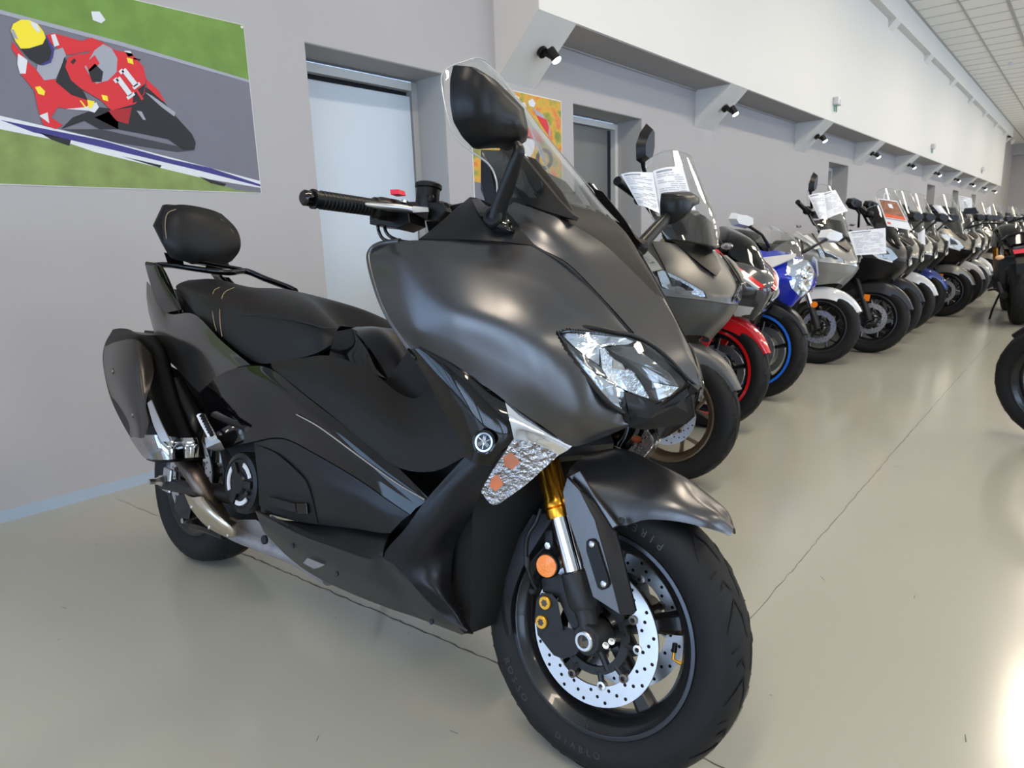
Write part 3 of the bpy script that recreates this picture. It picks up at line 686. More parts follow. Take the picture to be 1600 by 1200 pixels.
# far side bar (hidden behind the screen from the front)
b = MB(); gi2 = np.array([gi[0], -gi[1], gi[2]]); go2 = np.array([go[0], -go[1], go[2]]); d2 = np.array([dg[0], -dg[1], dg[2]])
b.tube([bar0*np.array([1, 0, 1]), bar0*np.array([1, -1, 1]), gi2], .011, CAST, 10); b.obj('handlebar', hero)
b = MB(); b.lathe([(.006, -.05), (.024, -.045), (.024, 0), (.018, .004), (.0168, LG), (.013, LG+.02), (0, LG+.02)], PLAS2, 20, gi2, d2); b.obj('left_grip', hero)
# ---- mirrors
XMR = 1.395
def mirror(tag_, outline, plane, stalk, base_c, glass_dir=-1):
    O_ = [LX(x, y, plane) for x, y in outline]; c = sum(O_)/len(O_)
    b = MB(); n = len(O_); rings = []
    for s_, dx in ((1, 0), (1.0, .006), (.93, .028), (.72, .046), (.35, .054)):
        rings.append([c + (p-c)*s_ + np.array([dx, 0, 0]) for p in O_])
    vs = [p for r_ in rings for p in r_]; fs = []
    for k in range(len(rings)-1):
        for i in range(n): j = (i+1) % n; fs.append((k*n+i, k*n+j, (k+1)*n+j, (k+1)*n+i))
    fs.append([(len(rings)-1)*n+i for i in range(n)]); fs.append(list(range(n))[::-1])
    b.add(vs, fs, PLAS2); h = b.obj('mirror_housing', hero, 50)
    b = MB(); b.prism([c + (p-c)*.93 - np.array([.0005, 0, 0]) for p in O_], (-.002, 0, 0), CHROME); b.obj('mirror_glass', h)
    b = MB(); P = crl(stalk, 5); N = len(P)
    b.tube(P, [(.0185*(1-i/(N-1)) + .0105*(i/(N-1))) for i in range(N)], PLAS2, 12, sq=.8); b.obj('mirror_stalk', hero, 60)
    b = MB(); b.lathe([(0, -.02), (.017, -.02), (.019, -.012), (.019, .008), (.016, .012), (.010, .0125), (.010, .010), (0, .010)], PLAS2, 20, base_c, (.3, -1 if tag_ else 1, .05)); b.obj('mirror_pivot', hero)
def smooth_out(P, n=4): 
    P = [np.array(p, float) for p in P]; out = []
    for i in range(len(P)):
        a, b_ = P[i], P[(i+1) % len(P)]; l = np.linalg.norm(b_-a)
        out += [a*.88+b_*.12, a*.5+b_*.5, a*.12+b_*.88] if l > 14 else [a, (a+b_)/2]
    return out
near = [(708,103),(719,104),(737,114),(770,145),(799,174),(801,186),(806,205),(808,226),(792,236),(778,231),(741,233.5),(722,214),(708,190),(703,160),(703,125)]
mirror(True, smooth_out(near), 1.375, [L(776,340,.245), L(781,322,.25), L(790,298,.256), L(799,272,.262), L(807,250,.266), L(811,236,.268), L(807,226,.268)], L(772,340,.25))
far = [(1033,301),(1062,299),(1073,306),(1075,318),(1060,325),(1048,345),(1036,352),(1032,340),(1031,318)]
P_ = [LX(1000,386,1.40), LX(1012,372,1.40), LX(1030,352,1.40), LX(1046,335,1.40), LX(1058,320,1.405), LX(1062,313,1.40)]
mirror(False, smooth_out(far), 1.385, P_, P_[0])

# ---- headlight
def surf_off(pts, dw): return [(x, y, w+dw) for x, y, w in pts]
lens = [
 [(874,522,.206),(888,517,.198),(925,520,.172),(960,525,.148),(991,530,.126),(1019,543,.107),(1045,568,.083),(1068,592,.062)],
 [(884,541,.202),(905,540,.190),(938,551,.165),(968,562,.142),(998,570,.119),(1025,580,.100),(1048,590,.080),(1070,600,.062)],
 [(908,577,.190),(922,574,.182),(945,583,.160),(968,592,.140),(993,602,.118),(1018,607,.100),(1042,607,.083),(1063,609,.066)],
 [(938,612,.172),(946,606,.167),(957,603,.156),(968,605,.142),(985,613,.122),(1008,621,.104),(1033,627,.090),(1047,619,.078)]]
lens = nw(lens)
b = MB(); lw = [surf_off(r, .010) for r in lens]; b.grid(cr(G(lw), 6), LENS, .002)
lo2 = [[(938,612,.182),(946,606,.177),(955,603,.168),(974,609,.150)], [(948,626,.176),(955,621,.171),(963,618,.162),(975,622,.148)], [(966,640,.164),(968,637,.160),(971,635,.155),(974,636,.146)], [(972,644,.160),(973,643.5,.158),(974,643,.155),(974.5,644,.148)]]
b.grid(cr(G(lo2), 4), LENS, .002); b.mirror_y(); hl = b.obj('headlight', hero, 50)
b = MB(); b.grid(cr(G([surf_off(r, -.016) for r in lens]), 5), PLAS2, .002); b.grid(cr(G([surf_off(r, -.008) for r in lo2]), 3), CHROME, .001); b.mirror_y(); b.obj('headlight_bowl', hl)
_lg = cr([[np.array(p) for p in r] for r in lens], 8).reshape(-1, 3); _lg = np.concatenate([_lg, cr([[np.array(p)-[0, 0, .009] for p in r] for r in lo2], 8).reshape(-1, 3)])
def wl(px, py):
    d = np.hypot(_lg[:, 0]-px, _lg[:, 1]-py); k = np.argsort(d)[:4]; w = 1/(d[k]+.5); return float((w*_lg[k, 2]).sum()/w.sum())
def hp(name, pts, m, dw=-.004, seg=1):
    """a piece lying on the inner face of the lamp, following its curve"""
    P = [(860+x*.1875, 480+y*.1875) for x, y, *_ in pts]; c = (sum(p[0] for p in P)/len(P), sum(p[1] for p in P)/len(P)); Q = []
    for i, p in enumerate(P):
        q_ = P[(i+1) % len(P)]; n = max(1, int(math.hypot(q_[0]-p[0], q_[1]-p[1])/7))
        Q += [(p[0]+(q_[0]-p[0])*k/n, p[1]+(q_[1]-p[1])*k/n) for k in range(n)]
    b = MB(); n = len(Q); vs = []
    for s_ in (1, .6, .25): vs += [L(c[0]+(x-c[0])*s_, c[1]+(y-c[1])*s_, wl(c[0]+(x-c[0])*s_, c[1]+(y-c[1])*s_)+dw) for x, y in Q]
    vs.append(L(c[0], c[1], wl(*c)+dw)); fs = [(k*n+i, k*n+(i+1) % n, (k+1)*n+(i+1) % n, (k+1)*n+i) for k in range(2) for i in range(n)] + [(2*n+i, 2*n+(i+1) % n, 3*n) for i in range(n)]
    b.add(vs, fs, m); b.mirror_y(); return b.obj(name, hl, 60)
LRB = mat('ribbed_lamp_reflector', (.7, .7, .7), .22, 1, bump=1.0, bscale=160); LSM = mat('smoked_lamp_mirror', (.16, .15, .14), .12, 1)
hp('reflector', [(95,228),(180,212),(420,232),(640,262),(700,285),(640,312),(480,318),(410,345),(405,480),(330,430),(200,330)], LAMPIN)
hp('reflector', [(470,335),(560,320),(700,335),(850,440),(1000,560),(1070,660),(860,622),(800,590),(720,515),(600,440)], LSM)
hp('reflector', [(412,345),(455,340),(520,420),(515,510),(615,520),(700,500),(770,570),(815,680),(822,762),(620,688),(470,600),(430,500)], LRB, -.003)
hp('projector_lens', [(527,432),(600,472),(622,518),(518,512)], TITAN, -.001)
hp('divider', [(455,335),(540,385),(715,505),(800,590),(860,640),(890,775),(832,768),(812,660),(745,540),(610,465),(500,400)], PLAS2, -.0005)
hp('reflector', [(862,632),(1070,668),(1000,735),(902,772)], LAMPIN, -.002)
hp('running_light', [(108,285),(200,400),(330,500),(450,590),(600,680),(615,700),(608,870),(480,785),(350,600),(200,420)], LAMPIN, -.003)
hp('divider', [(100,262),(180,330),(330,440),(430,510),(480,590),(400,560),(260,450),(150,340)], LSM, -.001)
line3('headlight_seal', [nwp(p) for p in [(974,645,.160),(950,629,.175),(907,578,.200),(880,541,.212),(868,521,.214),(882,511,.206),(925,513,.180),(960,520,.155),(989,526,.132),(1022,543,.112),(1050,568,.088),(1074,594,.062)]], .0062, PLAS2, n=10, mirror=True, sq=.8)
# chin below the lamps
b = MB()
b.grid(cr(G(nw([[(975,611,.146),(990,617,.128),(1012,626,.110),(1033,633,.096),(1055,620,.078),(1080,602,.050),(1089,605,.036)], [(980,632,.146),(996,636,.134),(1017,642,.116),(1037,644,.099),(1058,630,.078),(1082,609,.050),(1091,608,.034)], [(984,652,.132),(1000,652,.118),(1020,654,.104),(1038,650,.090),(1058,634,.072),(1080,613,.046),(1089,610,.032)]])), 5), MATTE2, .004)
b.mirror_in()
b.grid(cr(G([[(975,611,.147),(978,630,.146),(982,650,.132),(984,666,.122)], [(969,611,.147),(974,640,.147),(977,652,.136),(979,667,.122)]]), 3), PLAS2, .003)
b.hull([L(1080,600,.03), L(1096,603,0), L(1091,610,.02), L(1091,610,-.02), L(1080,600,-.03), L(1070,625,.02), L(1070,625,-.02)], MATTE2)
b.obj('chin_panel', hero)
b = MB(); b.hull([L(984,652,.118), L(1020,653,.095), L(1055,634,.06), L(1080,615,.0), L(1084,650,-.01), L(1070,662,-.01), L(1040,660,.03), L(984,668,.11), L(1060,640,-.03), L(1010,672,.03)], DARK)
P0 = LL([(1053,640,.045),(1081,619,.012),(1085,650,.0),(1071,663,.0)]); b.prism(P0, (0, .004, 0), MATTE2); b.obj('nose_underside', hero)
# ---- turn signal
SIGF = mat('faceted_signal_reflector', (.7, .68, .68), .12, 1, bump=1.0, bscale=95, bdist=.02)
b = MB(); b.grid(cr(G([[(789,627,.256),(820,645,.232),(858,671,.205),(894,697,.176)], [(796,655,.257),(824,668,.236),(856,684,.212),(886,704,.184)], [(803,686,.255),(822,690,.238),(848,698,.216),(873,711,.190)]]), 5), CHROME, .004)
b.mirror_y(); ts = b.obj('turn_signal', hero)
b = MB(); b.grid(cr(G([[(803,686,.250),(822,690,.235),(848,698,.212),(873,711,.186)], [(785,713,.248),(805,722,.232),(830,728,.212),(850,732,.196)], [(765,743,.243),(785,752,.228),(802,757,.214),(818,760,.203)], [(752,768,.238),(760,780,.228),(768,788,.220),(778,788,.213)]]), 4), SIGF, .003); b.mirror_y(); b.obj('signal_reflector', ts)
for px, py, w, rx in ((800,702,.234,.011),(768,756,.229,.008)):
    b = MB(); b.sphere(L(px, py, w), rx, ORANGE, 12, (1.2, .8, .8)); b.mirror_y(); b.obj('signal_bulb', ts)
b = MB(); b.grid(cr(G([[(803,685,.261),(822,689,.246),(848,697,.224),(872,710,.198)], [(784,712,.260),(805,720,.246),(830,727,.226),(851,731,.208)], [(764,742,.254),(784,750,.241),(802,756,.227),(820,759,.214)], [(751,768,.246),(760,781,.237),(768,789,.228),(779,788,.220)]]), 4), LENS, .002)
b.mirror_y(); b.obj('signal_lens', ts)
for pts in ([(786,714,.256),(799,707,.251),(812,722,.243),(800,734,.244),(788,728,.25)], [(768,746,.252),(778,741,.249),(786,757,.241),(774,768,.243),(765,760,.248)]):
    b = MB(); b.prism(LL([(x, y, w-.003) for x, y, w in pts]), (0, .001, 0), mat('amber_glow_plastic', (.62, .17, .07), .2, bump=1, bscale=120)); b.mirror_y(); b.obj('amber_insert', ts)
# ---- glossy shield leg with round emblem
panel('shield_trim', [[(640,545,.294),(670,592,.284),(700,650,.270),(725,695,.262),(728,713,.260)], [(648,544.5,.303),(696,594,.297),(735,645,.285),(750,690,.272),(742,722,.265)], [(658,544.5,.303),(725,585,.288),(770,640,.268),(784,690,.256),(756,725,.256)], [(662,545,.296),(735,592,.272),(789,627,.250),(803,680,.244),(769,726,.246)]], GLOSS, .004, 6)
ec = L(757, 691, .284); ea = np.array([.28, -1, .12]); ea /= np.linalg.norm(ea)
b = MB(); b.lathe([(0, 0), (.0215, 0), (.0215, .003), (.019, .0035), (.019, .0025), (0, .0025)], GLOSS, 32, ec, ea); em = b.obj('round_emblem', hero)
b = MB(); b.lathe([(.0135, .0025), (.0175, .0025), (.0170, .0036), (.0140, .0036)], CHROME, 32, ec, ea, closed=True)
A = Vector(ea); U = (Vector((1, 0, 0)) - A*A.x).normalized(); V = A.cross(U); V = V if V.z > 0 else -V; E0 = Vector(ec) + A*.0032
for k in range(3):
    t = PI/2 + k*2*PI/3; dr = U*math.cos(t) + V*math.sin(t); sd_ = A.cross(dr)
    for q in (-.0022, 0, .0022): b.tube([E0 + dr*.002 + sd_*q, E0 + dr*.012 + sd_*q], .0006, CHROME, 6)
    b.tube([E0 + dr*.003 - sd_*.0028, E0 + dr*.003 + sd_*.0028], .0009, CHROME, 6); b.tube([E0, E0 - dr*.0125], .0010, CHROME, 6)
b.obj('tuning_fork_mark', em)
# ---- lower shield
panel('lower_shield', [[(729,711,.259),(745,722,.259),(770,726,.246)], [(669,777,.268),(705,765,.266),(752,768,.234)], [(634,825,.272),(682,818,.262),(738,800,.212)], [(600,871,.268),(655,880,.248),(711,850,.188)], [(640,912,.250),(683,925,.225),(706,915,.178)], [(690,960,.208),(712,960,.190),(722,958,.168)], [(728,988,.180),(732,989,.174),(740,990,.16)]], MATTE2, .004, 6)
# inner dark core of the front
b = MB(); b.hull([L(740,730,.22), L(712,850,.16), L(706,925,.15), L(735,990,.14), L(750,984,.12), L(755,905,.12), L(778,830,.12), L(830,740,.10), L(860,695,.09)] + [np.array([q[0], -q[1], q[2]]) for q in LL([(740,730,.22),(712,850,.16),(706,925,.15),(735,990,.14),(750,984,.12),(755,905,.12),(778,830,.12),(830,740,.10),(860,695,.09)])], DARK)
b.obj('front_inner_panel', hero)
b = MB(); a_ = L(735,840,.175); 
for k in range(9):
    z = k*14; b.tube([L(716,860+z*.95,.150), L(752,845+z*.95,.128)], .003, DARK, 6)
for k in range(4): b.tube([L(716+9*k,858-4*k,.150-.006*k), L(718+9*k,965-4*k,.146-.006*k)], .003, DARK, 6)
b.obj('radiator_grille', hero)
# ---- centre tunnel
panel('tunnel_cover', [[(423,567,.215),(468,560,.205),(514,556,.195),(572,575,.185),(620,612,.18),(650,622,.19),(674,600,.215)], [(424,571,.224),(470,586,.232),(522,604,.238),(585,645,.240),(635,672,.240),(672,675,.242),(705,657,.245)], [(425,575,.228),(470,611,.240),(520,650,.250),(575,695,.255),(624,731,.260),(678,736,.262),(729,712,.260)]], PLAS, .004, 6)
b = MB(); b.hull(LL([(640,545,.12),(675,600,.12),(700,650,.14),(650,640,.15),(600,600,.14),(610,592,.13)]) + [np.array([q[0], -q[1], q[2]]) for q in LL([(640,545,.12),(675,600,.12),(700,650,.14),(650,640,.15),(600,600,.14),(610,592,.13)])], PLAS); b.obj('footwell', hero)
b = MB(); b.grid(cr(full([[(548,514,.125),(556,511,.07),(562,511,0)], [(568,532,.132),(590,514,.08),(604,514,0)], [(590,562,.135),(618,540,.08),(640,545,0)], [(606,590,.130),(640,580,.08),(662,584,0)]]), 5), MATTE2, .004); b.obj('fuel_lid_cover', hero)
b = MB(); b.grid(cr(G([[(524,518,.150),(548,514,.128),(556,516,.12)], [(518,540,.178),(560,545,.150),(575,545,.132)], [(514,557,.192),(575,580,.165),(604,592,.132)]]), 5), GLOSS, .004); b.mirror_y(); b.obj('tunnel_shoulder', hero)
# ---- gloss side panels
panel('gloss_side_panel', [[(312,613,.225),(352,581,.235),(413,573,.228),(470,612,.238),(560,681,.252),(624,733,.258),(668,777,.266)], [(322,645,.222),(362,615,.240),(418,600,.247),(478,638,.258),(560,705,.266),(618,752,.268),(662,786,.270)], [(332,672,.215),(375,650,.236),(425,640,.245),(485,668,.255),(560,725,.264),(614,768,.268),(650,794,.270)], [(346,702,.205),(395,690,.225),(441,684,.236),(490,707,.250),(560,748,.262),(610,783,.268),(641,804,.270)]], GLOSS, .004, 6)
line3('ridge_highlight_strip', [(464,648,.257),(500,668,.262),(560,712,.268),(620,755,.271),(664,781,.2705)], .0028, CHROME, mirror=True, sq=.7)  # chrome tube added to draw the bright reflection along the gloss panel's ridge
# ---- step side cover
panel('engine_side_cover', [[(397,692,.226),(441,686,.238),(490,709,.252),(560,750,.264),(610,785,.270),(640,804,.271)], [(401,730,.240),(455,722,.250),(497,745,.262),(560,775,.270),(605,802,.272),(630,812,.271)], [(405,765,.240),(462,765,.248),(500,790,.255),(560,805,.262),(600,817,.268),(620,822,.269)], [(408,800,.236),(466,815,.236),(502,820,.238),(555,826,.248),(590,832,.258),(609,833,.264)]], MATTE2, .004, 6)
panel('textured_insert', [[(397,694,.236),(430,708,.250),(462,735,.258),(478,752,.260)], [(402,735,.248),(432,748,.255),(468,765,.258),(484,768,.259)], [(404,765,.247),(432,775,.250),(468,790,.253),(490,790,.254)], [(405,790,.242),(436,806,.241),(468,815,.240),(496,817,.241)]], PLAS, .003, 5)
poly('insert_latch', [(462,786,.262),(478,786,.262),(480,803,.258),(464,804,.258)], GLOSS, mirror=True)
poly('insert_slot', [(420,776,.256),(460,787,.261),(462,801,.258),(424,790,.253)], DARK, mirror=True)
# ---- footboard and belly
panel('footboard', [[(466,814,.225),(503,819,.225),(556,825,.23),(590,831,.235),(609,832,.24)], [(440,812,.25),(485,830,.25),(545,845,.255),(580,858,.262),(600,855,.262)], [(399,800,.252),(470,836,.262),(530,858,.270),(577,874,.274),(598,872,.270)]], PLAS2, .004, 5)
panel('belly_panel', [[(399,799,.254),(470,836,.264),(530,858,.271),(577,874,.275),(599,872,.270),(640,912,.252),(690,961,.208),(729,987,.182)], [(405,815,.24),(458,853,.242),(512,880,.245),(562,900,.245),(602,915,.238),(640,940,.215),(682,970,.190),(726,990,.172)], [(412,831,.215),(450,870,.195),(490,899,.195),(548,927,.195),(609,951,.19),(645,963,.182),(680,976,.175),(722,992,.165)]], DGREY, .004, 6)
b = MB()
for k in range(4): b.prism(LL([(424+7*k,805+4*k,.2585),(430+7*k,808+4*k,.259),(431+7*k,811+4*k,.2585),(425+7*k,808+4*k,.258)]), (0, -.001, 0), DARK)
b.obj('footboard_vent', hero)
b = MB()
for px, py, w in ((458,853,.246),(527,896,.247),(675,971,.198)): b.lathe([(0, 0), (.006, 0), (.006, .003), (.004, .003), (0, .001)], CAST, 12, L(px, py, w), (0, -1, 0))
b.obj('belly_bolt', hero)
poly('belly_cutout', [(473,880,.243),(480,872,.246),(507,883,.247),(498,887,.242),(490,889,.240)], CASE, th=.002, mirror=True)
# ---- seat
st = [
 [(281,459,.125),(275,447,.12),(290,439,.07),(305,438,0)],
 [(313,499,.170),(316,462,.15),(322,444,.08),(335,436,0)],
 [(345,524,.180),(350,478,.158),(358,452,.09),(372,445,0)],
 [(368,545,.186),(374,488,.165),(388,458,.095),(404,450,0)],
 [(403,567,.190),(420,494,.172),(434,462,.10),(448,452,0)],
 [(450,563,.190),(468,503,.172),(480,472,.10),(491,466,0)],
 [(491,553,.182),(500,512,.160),(508,491,.10),(516,486,0)],
 [(517,539,.160),(524,520,.14),(531,510,.09),(538,510,0)]]
seat = panel('seat', st, LEATH, .01, 6, fullw=True)
b = MB(); b.hull([L(281,462,.11), L(345,526,.165), L(403,568,.18), L(491,555,.17), L(517,540,.14)] + [np.array([q[0], -q[1], q[2]]) for q in LL([(281,462,.11),(345,526,.165),(403,568,.18),(491,555,.17),(517,540,.14)])] + [L(300,470,.0), L(500,520,0)], DARK); b.obj('seat_base', seat)
line3('seam_stitching', [(343,449,.098),(334,455,.125),(331,475,.158),(334,500,.174),(338,517,.180)], .0011, STITCH, seat, 5, 8)
line3('seam_stitching', [(366,449,.095),(350,458,.125),(344,480,.160),(344,505,.179),(347,526,.184)], .0011, STITCH, seat, 5, 8)
line3('seat_crease', [(374,493,.167),(400,493,.171),(440,498,.1735),(480,505,.1715),(505,512,.160),(525,514,.137)], .0022, DARK, seat, 6, 6)
line3('seat_crease', [(385,494,.170),(380,475,.15),(368,458,.10)], .0009, DARK, seat, 5, 6)
# ---- tail
panel('tail_side_panel', [[(229,440,.125),(247,462,.150),(264,490,.165),(303,491,.187),(345,532,.205),(391,570,.222)], [(229,465,.140),(243,495,.168),(265,522,.190),(300,538,.208),(335,562,.222),(365,577,.232)], [(232,488,.145),(250,546,.172),(275,575,.190),(290,592,.205),(302,604,.216),(312,614,.225)]], TAIL, .004, 6)
panel('grab_rail_cover', [[(229,414,.118),(236,440,.135),(247,474,.158),(262,489,.165)], [(244,416,.128),(252,437,.140),(264,462,.158),(280,486,.170)], [(250,422,.118),(262,443,.130),(276,466,.150),(286,488,.165)]], GLOSS, .005, 5)
b = MB(); b.tube(crl([L(230,412,.12), L(244,415,.115), L(255,425,.112), L(275,470,.15), L(284,488,.165)], 5), .008, GLOSS, 10); b.mirror_y(); 
b.obj('grab_rail', hero, 50)
b = MB(); rp_ = [L(240,415,.11), L(262,414,.08), L(298,419,.04), L(335,424,0), L(360,426,-.04), L(385,424,-.10), L(415,436,-.135), L(450,449,-.16), L(462,455,-.17)]
b.tube(crl(rp_, 5), .016, GLOSS, 12, sq=.62); b.tube(crl([L(300,410,.02), L(318,410,0), L(340,414,-.04), L(378,421,-.10)], 4), .012, GLOSS, 10, sq=.6); b.obj('rear_rack', hero, 50)
# backrest
def bk(px, py, y_): 
    d = HMn.T @ ray(px, py); t = (y_-HC[1])/d[1]; return HC + d*t
ys = [-.115, -.07, 0, .07, .112]
def row(xs, ysn=ys, dx=0): 
    return [bk(p[0], p[1], q) + np.array([dx, 0, 0]) for p, q in zip(xs, ysn)]
R_ = [row([(258,326),(280,321),(305,325),(328,331),(345,338)]), row([(252,350),(277,342),(307,345),(337,352),(364,360)]), row([(256,376),(279,382),(308,385),(340,386),(370,384)]), row([(265,397),(281,402),(309,407),(337,409),(358,403)])]
R_ = np.array(R_); cx = R_[:, :, 0].mean(); R_[:, :, 0] = -.235 + np.array([[-.02, -.005, 0, -.005, -.02], [-.005, .02, .028, .02, -.005], [.0, .03, .038, .03, .0], [-.005, .012, .018, .012, -.005]])
for i in range(4):
    for j in range(5):
        pass
def bx_(px, py, x): return LX(px, py, x)
xg = [[-.250,-.232,-.226,-.232,-.250],[-.235,-.205,-.196,-.205,-.235],[-.225,-.192,-.184,-.192,-.225],[-.228,-.205,-.198,-.205,-.228]]
pg = [[(262,330),(280,326),(303,328),(325,333),(341,340)],[(257,352),(280,345),(308,348),(338,355),(364,363)],[(261,378),(281,384),(309,388),(340,390),(369,385)],[(272,396),(284,404),(309,409),(337,411),(355,404)]]
RG = [[LX(*pg[i][j], xg[i][j]) for j in range(5)] for i in range(4)]
b = MB(); b.grid(cr(RG, 6), LEATH, -.02); pad = b.obj('backrest_pad', hero, 50)
ol = [(257,320),(262,319),(300,323),(341,332),(364,354),(371,374),(366,398),(352,412),(335,417),(300,412),(266,398),(256,380),(242,352)]
b = MB(); O_ = [LX(x, y, -.262) for x, y in ol]; b.prism(O_, (-.02, 0, 0), PLAS2, .004); O2 = [c + (sum(O_)/len(O_)-c)*-.0 + np.array([.0, 0, 0]) for c in O_]
b.hull([p for p in O_] + [sum(O_)/len(O_) + (p-sum(O_)/len(O_))*.94 + np.array([.025, 0, 0]) for p in O_], PLAS2); b.obj('backrest_shell', hero, 30)
e_ = [LX(*p, -.205) for p in [(275,327),(262,333),(258,350),(261,376),(270,395),(290,405),(320,411),(345,409),(357,402),(367,386),(365,364),(345,342)]]
b = MB(); b.tube(crl(e_, 4), .0014, STITCH, 5); b.obj('seam_stitching', pad)
b = MB(); b.hull([LX(256,394,-.25), LX(285,402,-.25), LX(288,416,-.24), LX(262,412,-.24), LX(256,394,-.27), LX(285,402,-.27), LX(288,416,-.27), LX(262,412,-.27)], PLAS2); b.hull([LX(324,412,-.25), LX(356,408,-.25), LX(360,420,-.24), LX(318,422,-.24), LX(324,412,-.27), LX(356,408,-.27), LX(360,420,-.27), LX(318,422,-.27)], PLAS2); b.obj('backrest_bracket', hero, 30)
# dark structure under seat and tail
q_ = LL([(285,465,.10),(300,520,.13),(320,600,.15),(345,690,.16),(400,700,.17),(420,790,.17),(560,800,.17),(700,930,.14),(740,960,.13),(760,760,.15),(640,600,.12),(500,560,.15),(403,570,.16)])
b = MB(); b.hull(q_[:4] + [q_[4], q_[11], q_[12]] + [np.array([q[0], -q[1], q[2]]) for q in q_[:4] + [q_[4], q_[11], q_[12]]], DARK); b.hull(q_[3:8] + q_[9:12] + [q_[12]] + [np.array([q[0], -q[1], q[2]]) for q in q_[3:8] + q_[9:12]], DARK); b.obj('inner_frame', hero, 30)
# passenger step and stand pieces
line3('passenger_footrest', [(314,650,.24),(320,662,.25),(327,674,.262),(332,684,.27)], .012, WHITEP, sq=.7)
b = MB(); b.tube([L(316,648,.262), L(331,680,.280)], .005, RUB, 8)
for k in range(8): b.box(L(316+2.1*k, 650+4.2*k, .27), (.006, .012, .006), RUB)
b.obj('footrest_rubber', hero)
b = MB(); b.hull(LL([(320,684,.25),(334,680,.25),(345,690,.24),(351,702,.22),(336,705,.22),(322,700,.25),(326,690,.20),(345,692,.19),(345,704,.19)]), ALU); b.obj('footrest_bracket', hero, 30)
# ---- muffler
mu = [
 [(176,515,.22),(188,513,.235),(203,515,.24),(216,522,.225)],
 [(163,540,.235),(182,533,.285),(214,530,.29),(236,545,.24)],
 [(161,570,.24),(180,568,.305),(214,572,.312),(248,585,.25)],
 [(172,620,.245),(192,618,.315),(222,622,.320),(262,632,.258)],
 [(193,665,.25),(212,662,.318),(238,664,.322),(279,672,.262)],
 [(215,700,.25),(228,697,.315),(252,694,.318),(287,694,.265)],
 [(230,719,.245),(242,722,.300),(262,723,.305),(288,720,.262)]]
def muff(rows, m1, name, i0, i1, dw=0, back=True):
    near = G([surf_off(r, dw) for r in rows[i0:i1]]); out = []
    for r, rr in zip(near, rows[i0:i1]):
        a, d_ = np.array(r[0]), np.array(r[-1]); mid = (r[1]+r[2])/2
        bkp = [d_ + np.array([0, .04, 0]), (a+d_)/2 + np.array([0, .115, 0]), a + np.array([0, .04, 0])]
        out.append(r + bkp + [r[0]])
    b = MB(); b.grid(cr(out, 6), m1, .0); g_ = cr(out, 6)
    for e in (0, -1): 
        pts = g_[e]; c = pts.mean(0); b.add(list(pts)+[c], [(i, i+1, len(pts)) for i in range(len(pts)-1)], m1)
    return b.obj(name, hero, 50)
mf = muff(mu, PLAS2, 'muffler', 0, 7)
b = MB(); b.grid(cr(G([surf_off(r, .006) for r in [[(163,542,.238),(182,534,.287),(212,531,.292),(236,552,.25)], [(162,572,.243),(180,568,.307),(212,570,.314),(240,585,.27)], [(174,620,.247),(192,618,.317),(216,620,.322),(228,628,.315)], [(196,664,.25),(210,662,.318),(222,663,.324),(232,660,.322)], [(204,682,.25),(214,684,.315),(222,684,.322),(230,676,.320)]]]), 6), MUFF, .004); b.obj('heat_shield', mf)
_mg = []
for r in mu:
    rr = G([r])[0]; a, d_ = np.array(rr[0]), np.array(rr[-1]); _mg.append(rr + [d_ + np.array([0, .04, 0]), (a+d_)/2 + np.array([0, .115, 0]), a + np.array([0, .04, 0]), rr[0]])
_mg = cr(_mg, 6)[-10:-1]; _mc = _mg.mean(axis=1, keepdims=True)
b = MB(); b.grid(_mc + (_mg-_mc)*1.045, CHROME, .0); b.obj('chrome_band', mf, 50)
panel('steel_strip', [surf_off(r, .008) for r in [[(230,630,.312),(236,625,.310)], [(240,665,.320),(252,662,.316)], [(252,690,.318),(266,690,.312)]]], STEEL, .003, 4, mirror=False, parent=mf)
for px, py, w in ((179,580,.300),(210,648,.322)):
    b = MB(); b.lathe([(0, 0), (.010, 0), (.010, .003), (.007, .004), (.007, .002), (0, .002)], CAST, 16, L(px, py, w+.004), (0, -1, 0)); b.lathe([(0, .002), (.0045, .002), (.0045, .006), (0, .006)], STEEL, 8, L(px, py, w+.004), (0, -1, 0)); b.obj('shield_bolt', mf)
b = MB(); P = crl(LL([(275,700,.22),(290,722,.22),(308,748,.22),(325,778,.20),(338,800,.18),(352,822,.16)]), 5); b.tube(P, .026, RUST, 16); b.obj('exhaust_pipe', hero, 60)
b = MB(); b.tube(crl(LL([(298,690,.21),(305,660,.20),(290,630,.20),(275,600,.19)]), 4), .026, PLAS2, 12); b.tube(crl(LL([(296,700,.2),(300,725,.2),(296,740,.2)]), 4), .03, PLAS2, 12); b.obj('pipe_guard', hero, 60)
panel('pipe_heat_shield', [[(288,772,.235),(300,777,.255),(317,776,.25),(330,782,.22)], [(300,797,.235),(316,798,.262),(333,797,.255),(348,802,.22)], [(322,822,.225),(338,820,.250),(352,815,.245),(364,813,.215)], [(350,838,.205),(358,836,.228),(366,828,.225),(371,817,.205)], [(362,841,.19),(367,838,.21),(370,830,.21),(372,821,.2)]], TITAN, .003, 6, mirror=False)
b = MB()
for px, py, w in ((299,792,.250),(327,824,.248),(356,836,.226)): b.lathe([(0, 0), (.005, 0), (.005, .002), (0, .003)], STEEL, 10, L(px, py, w), (0, -1, 0))
b.obj('shield_bolt', hero)
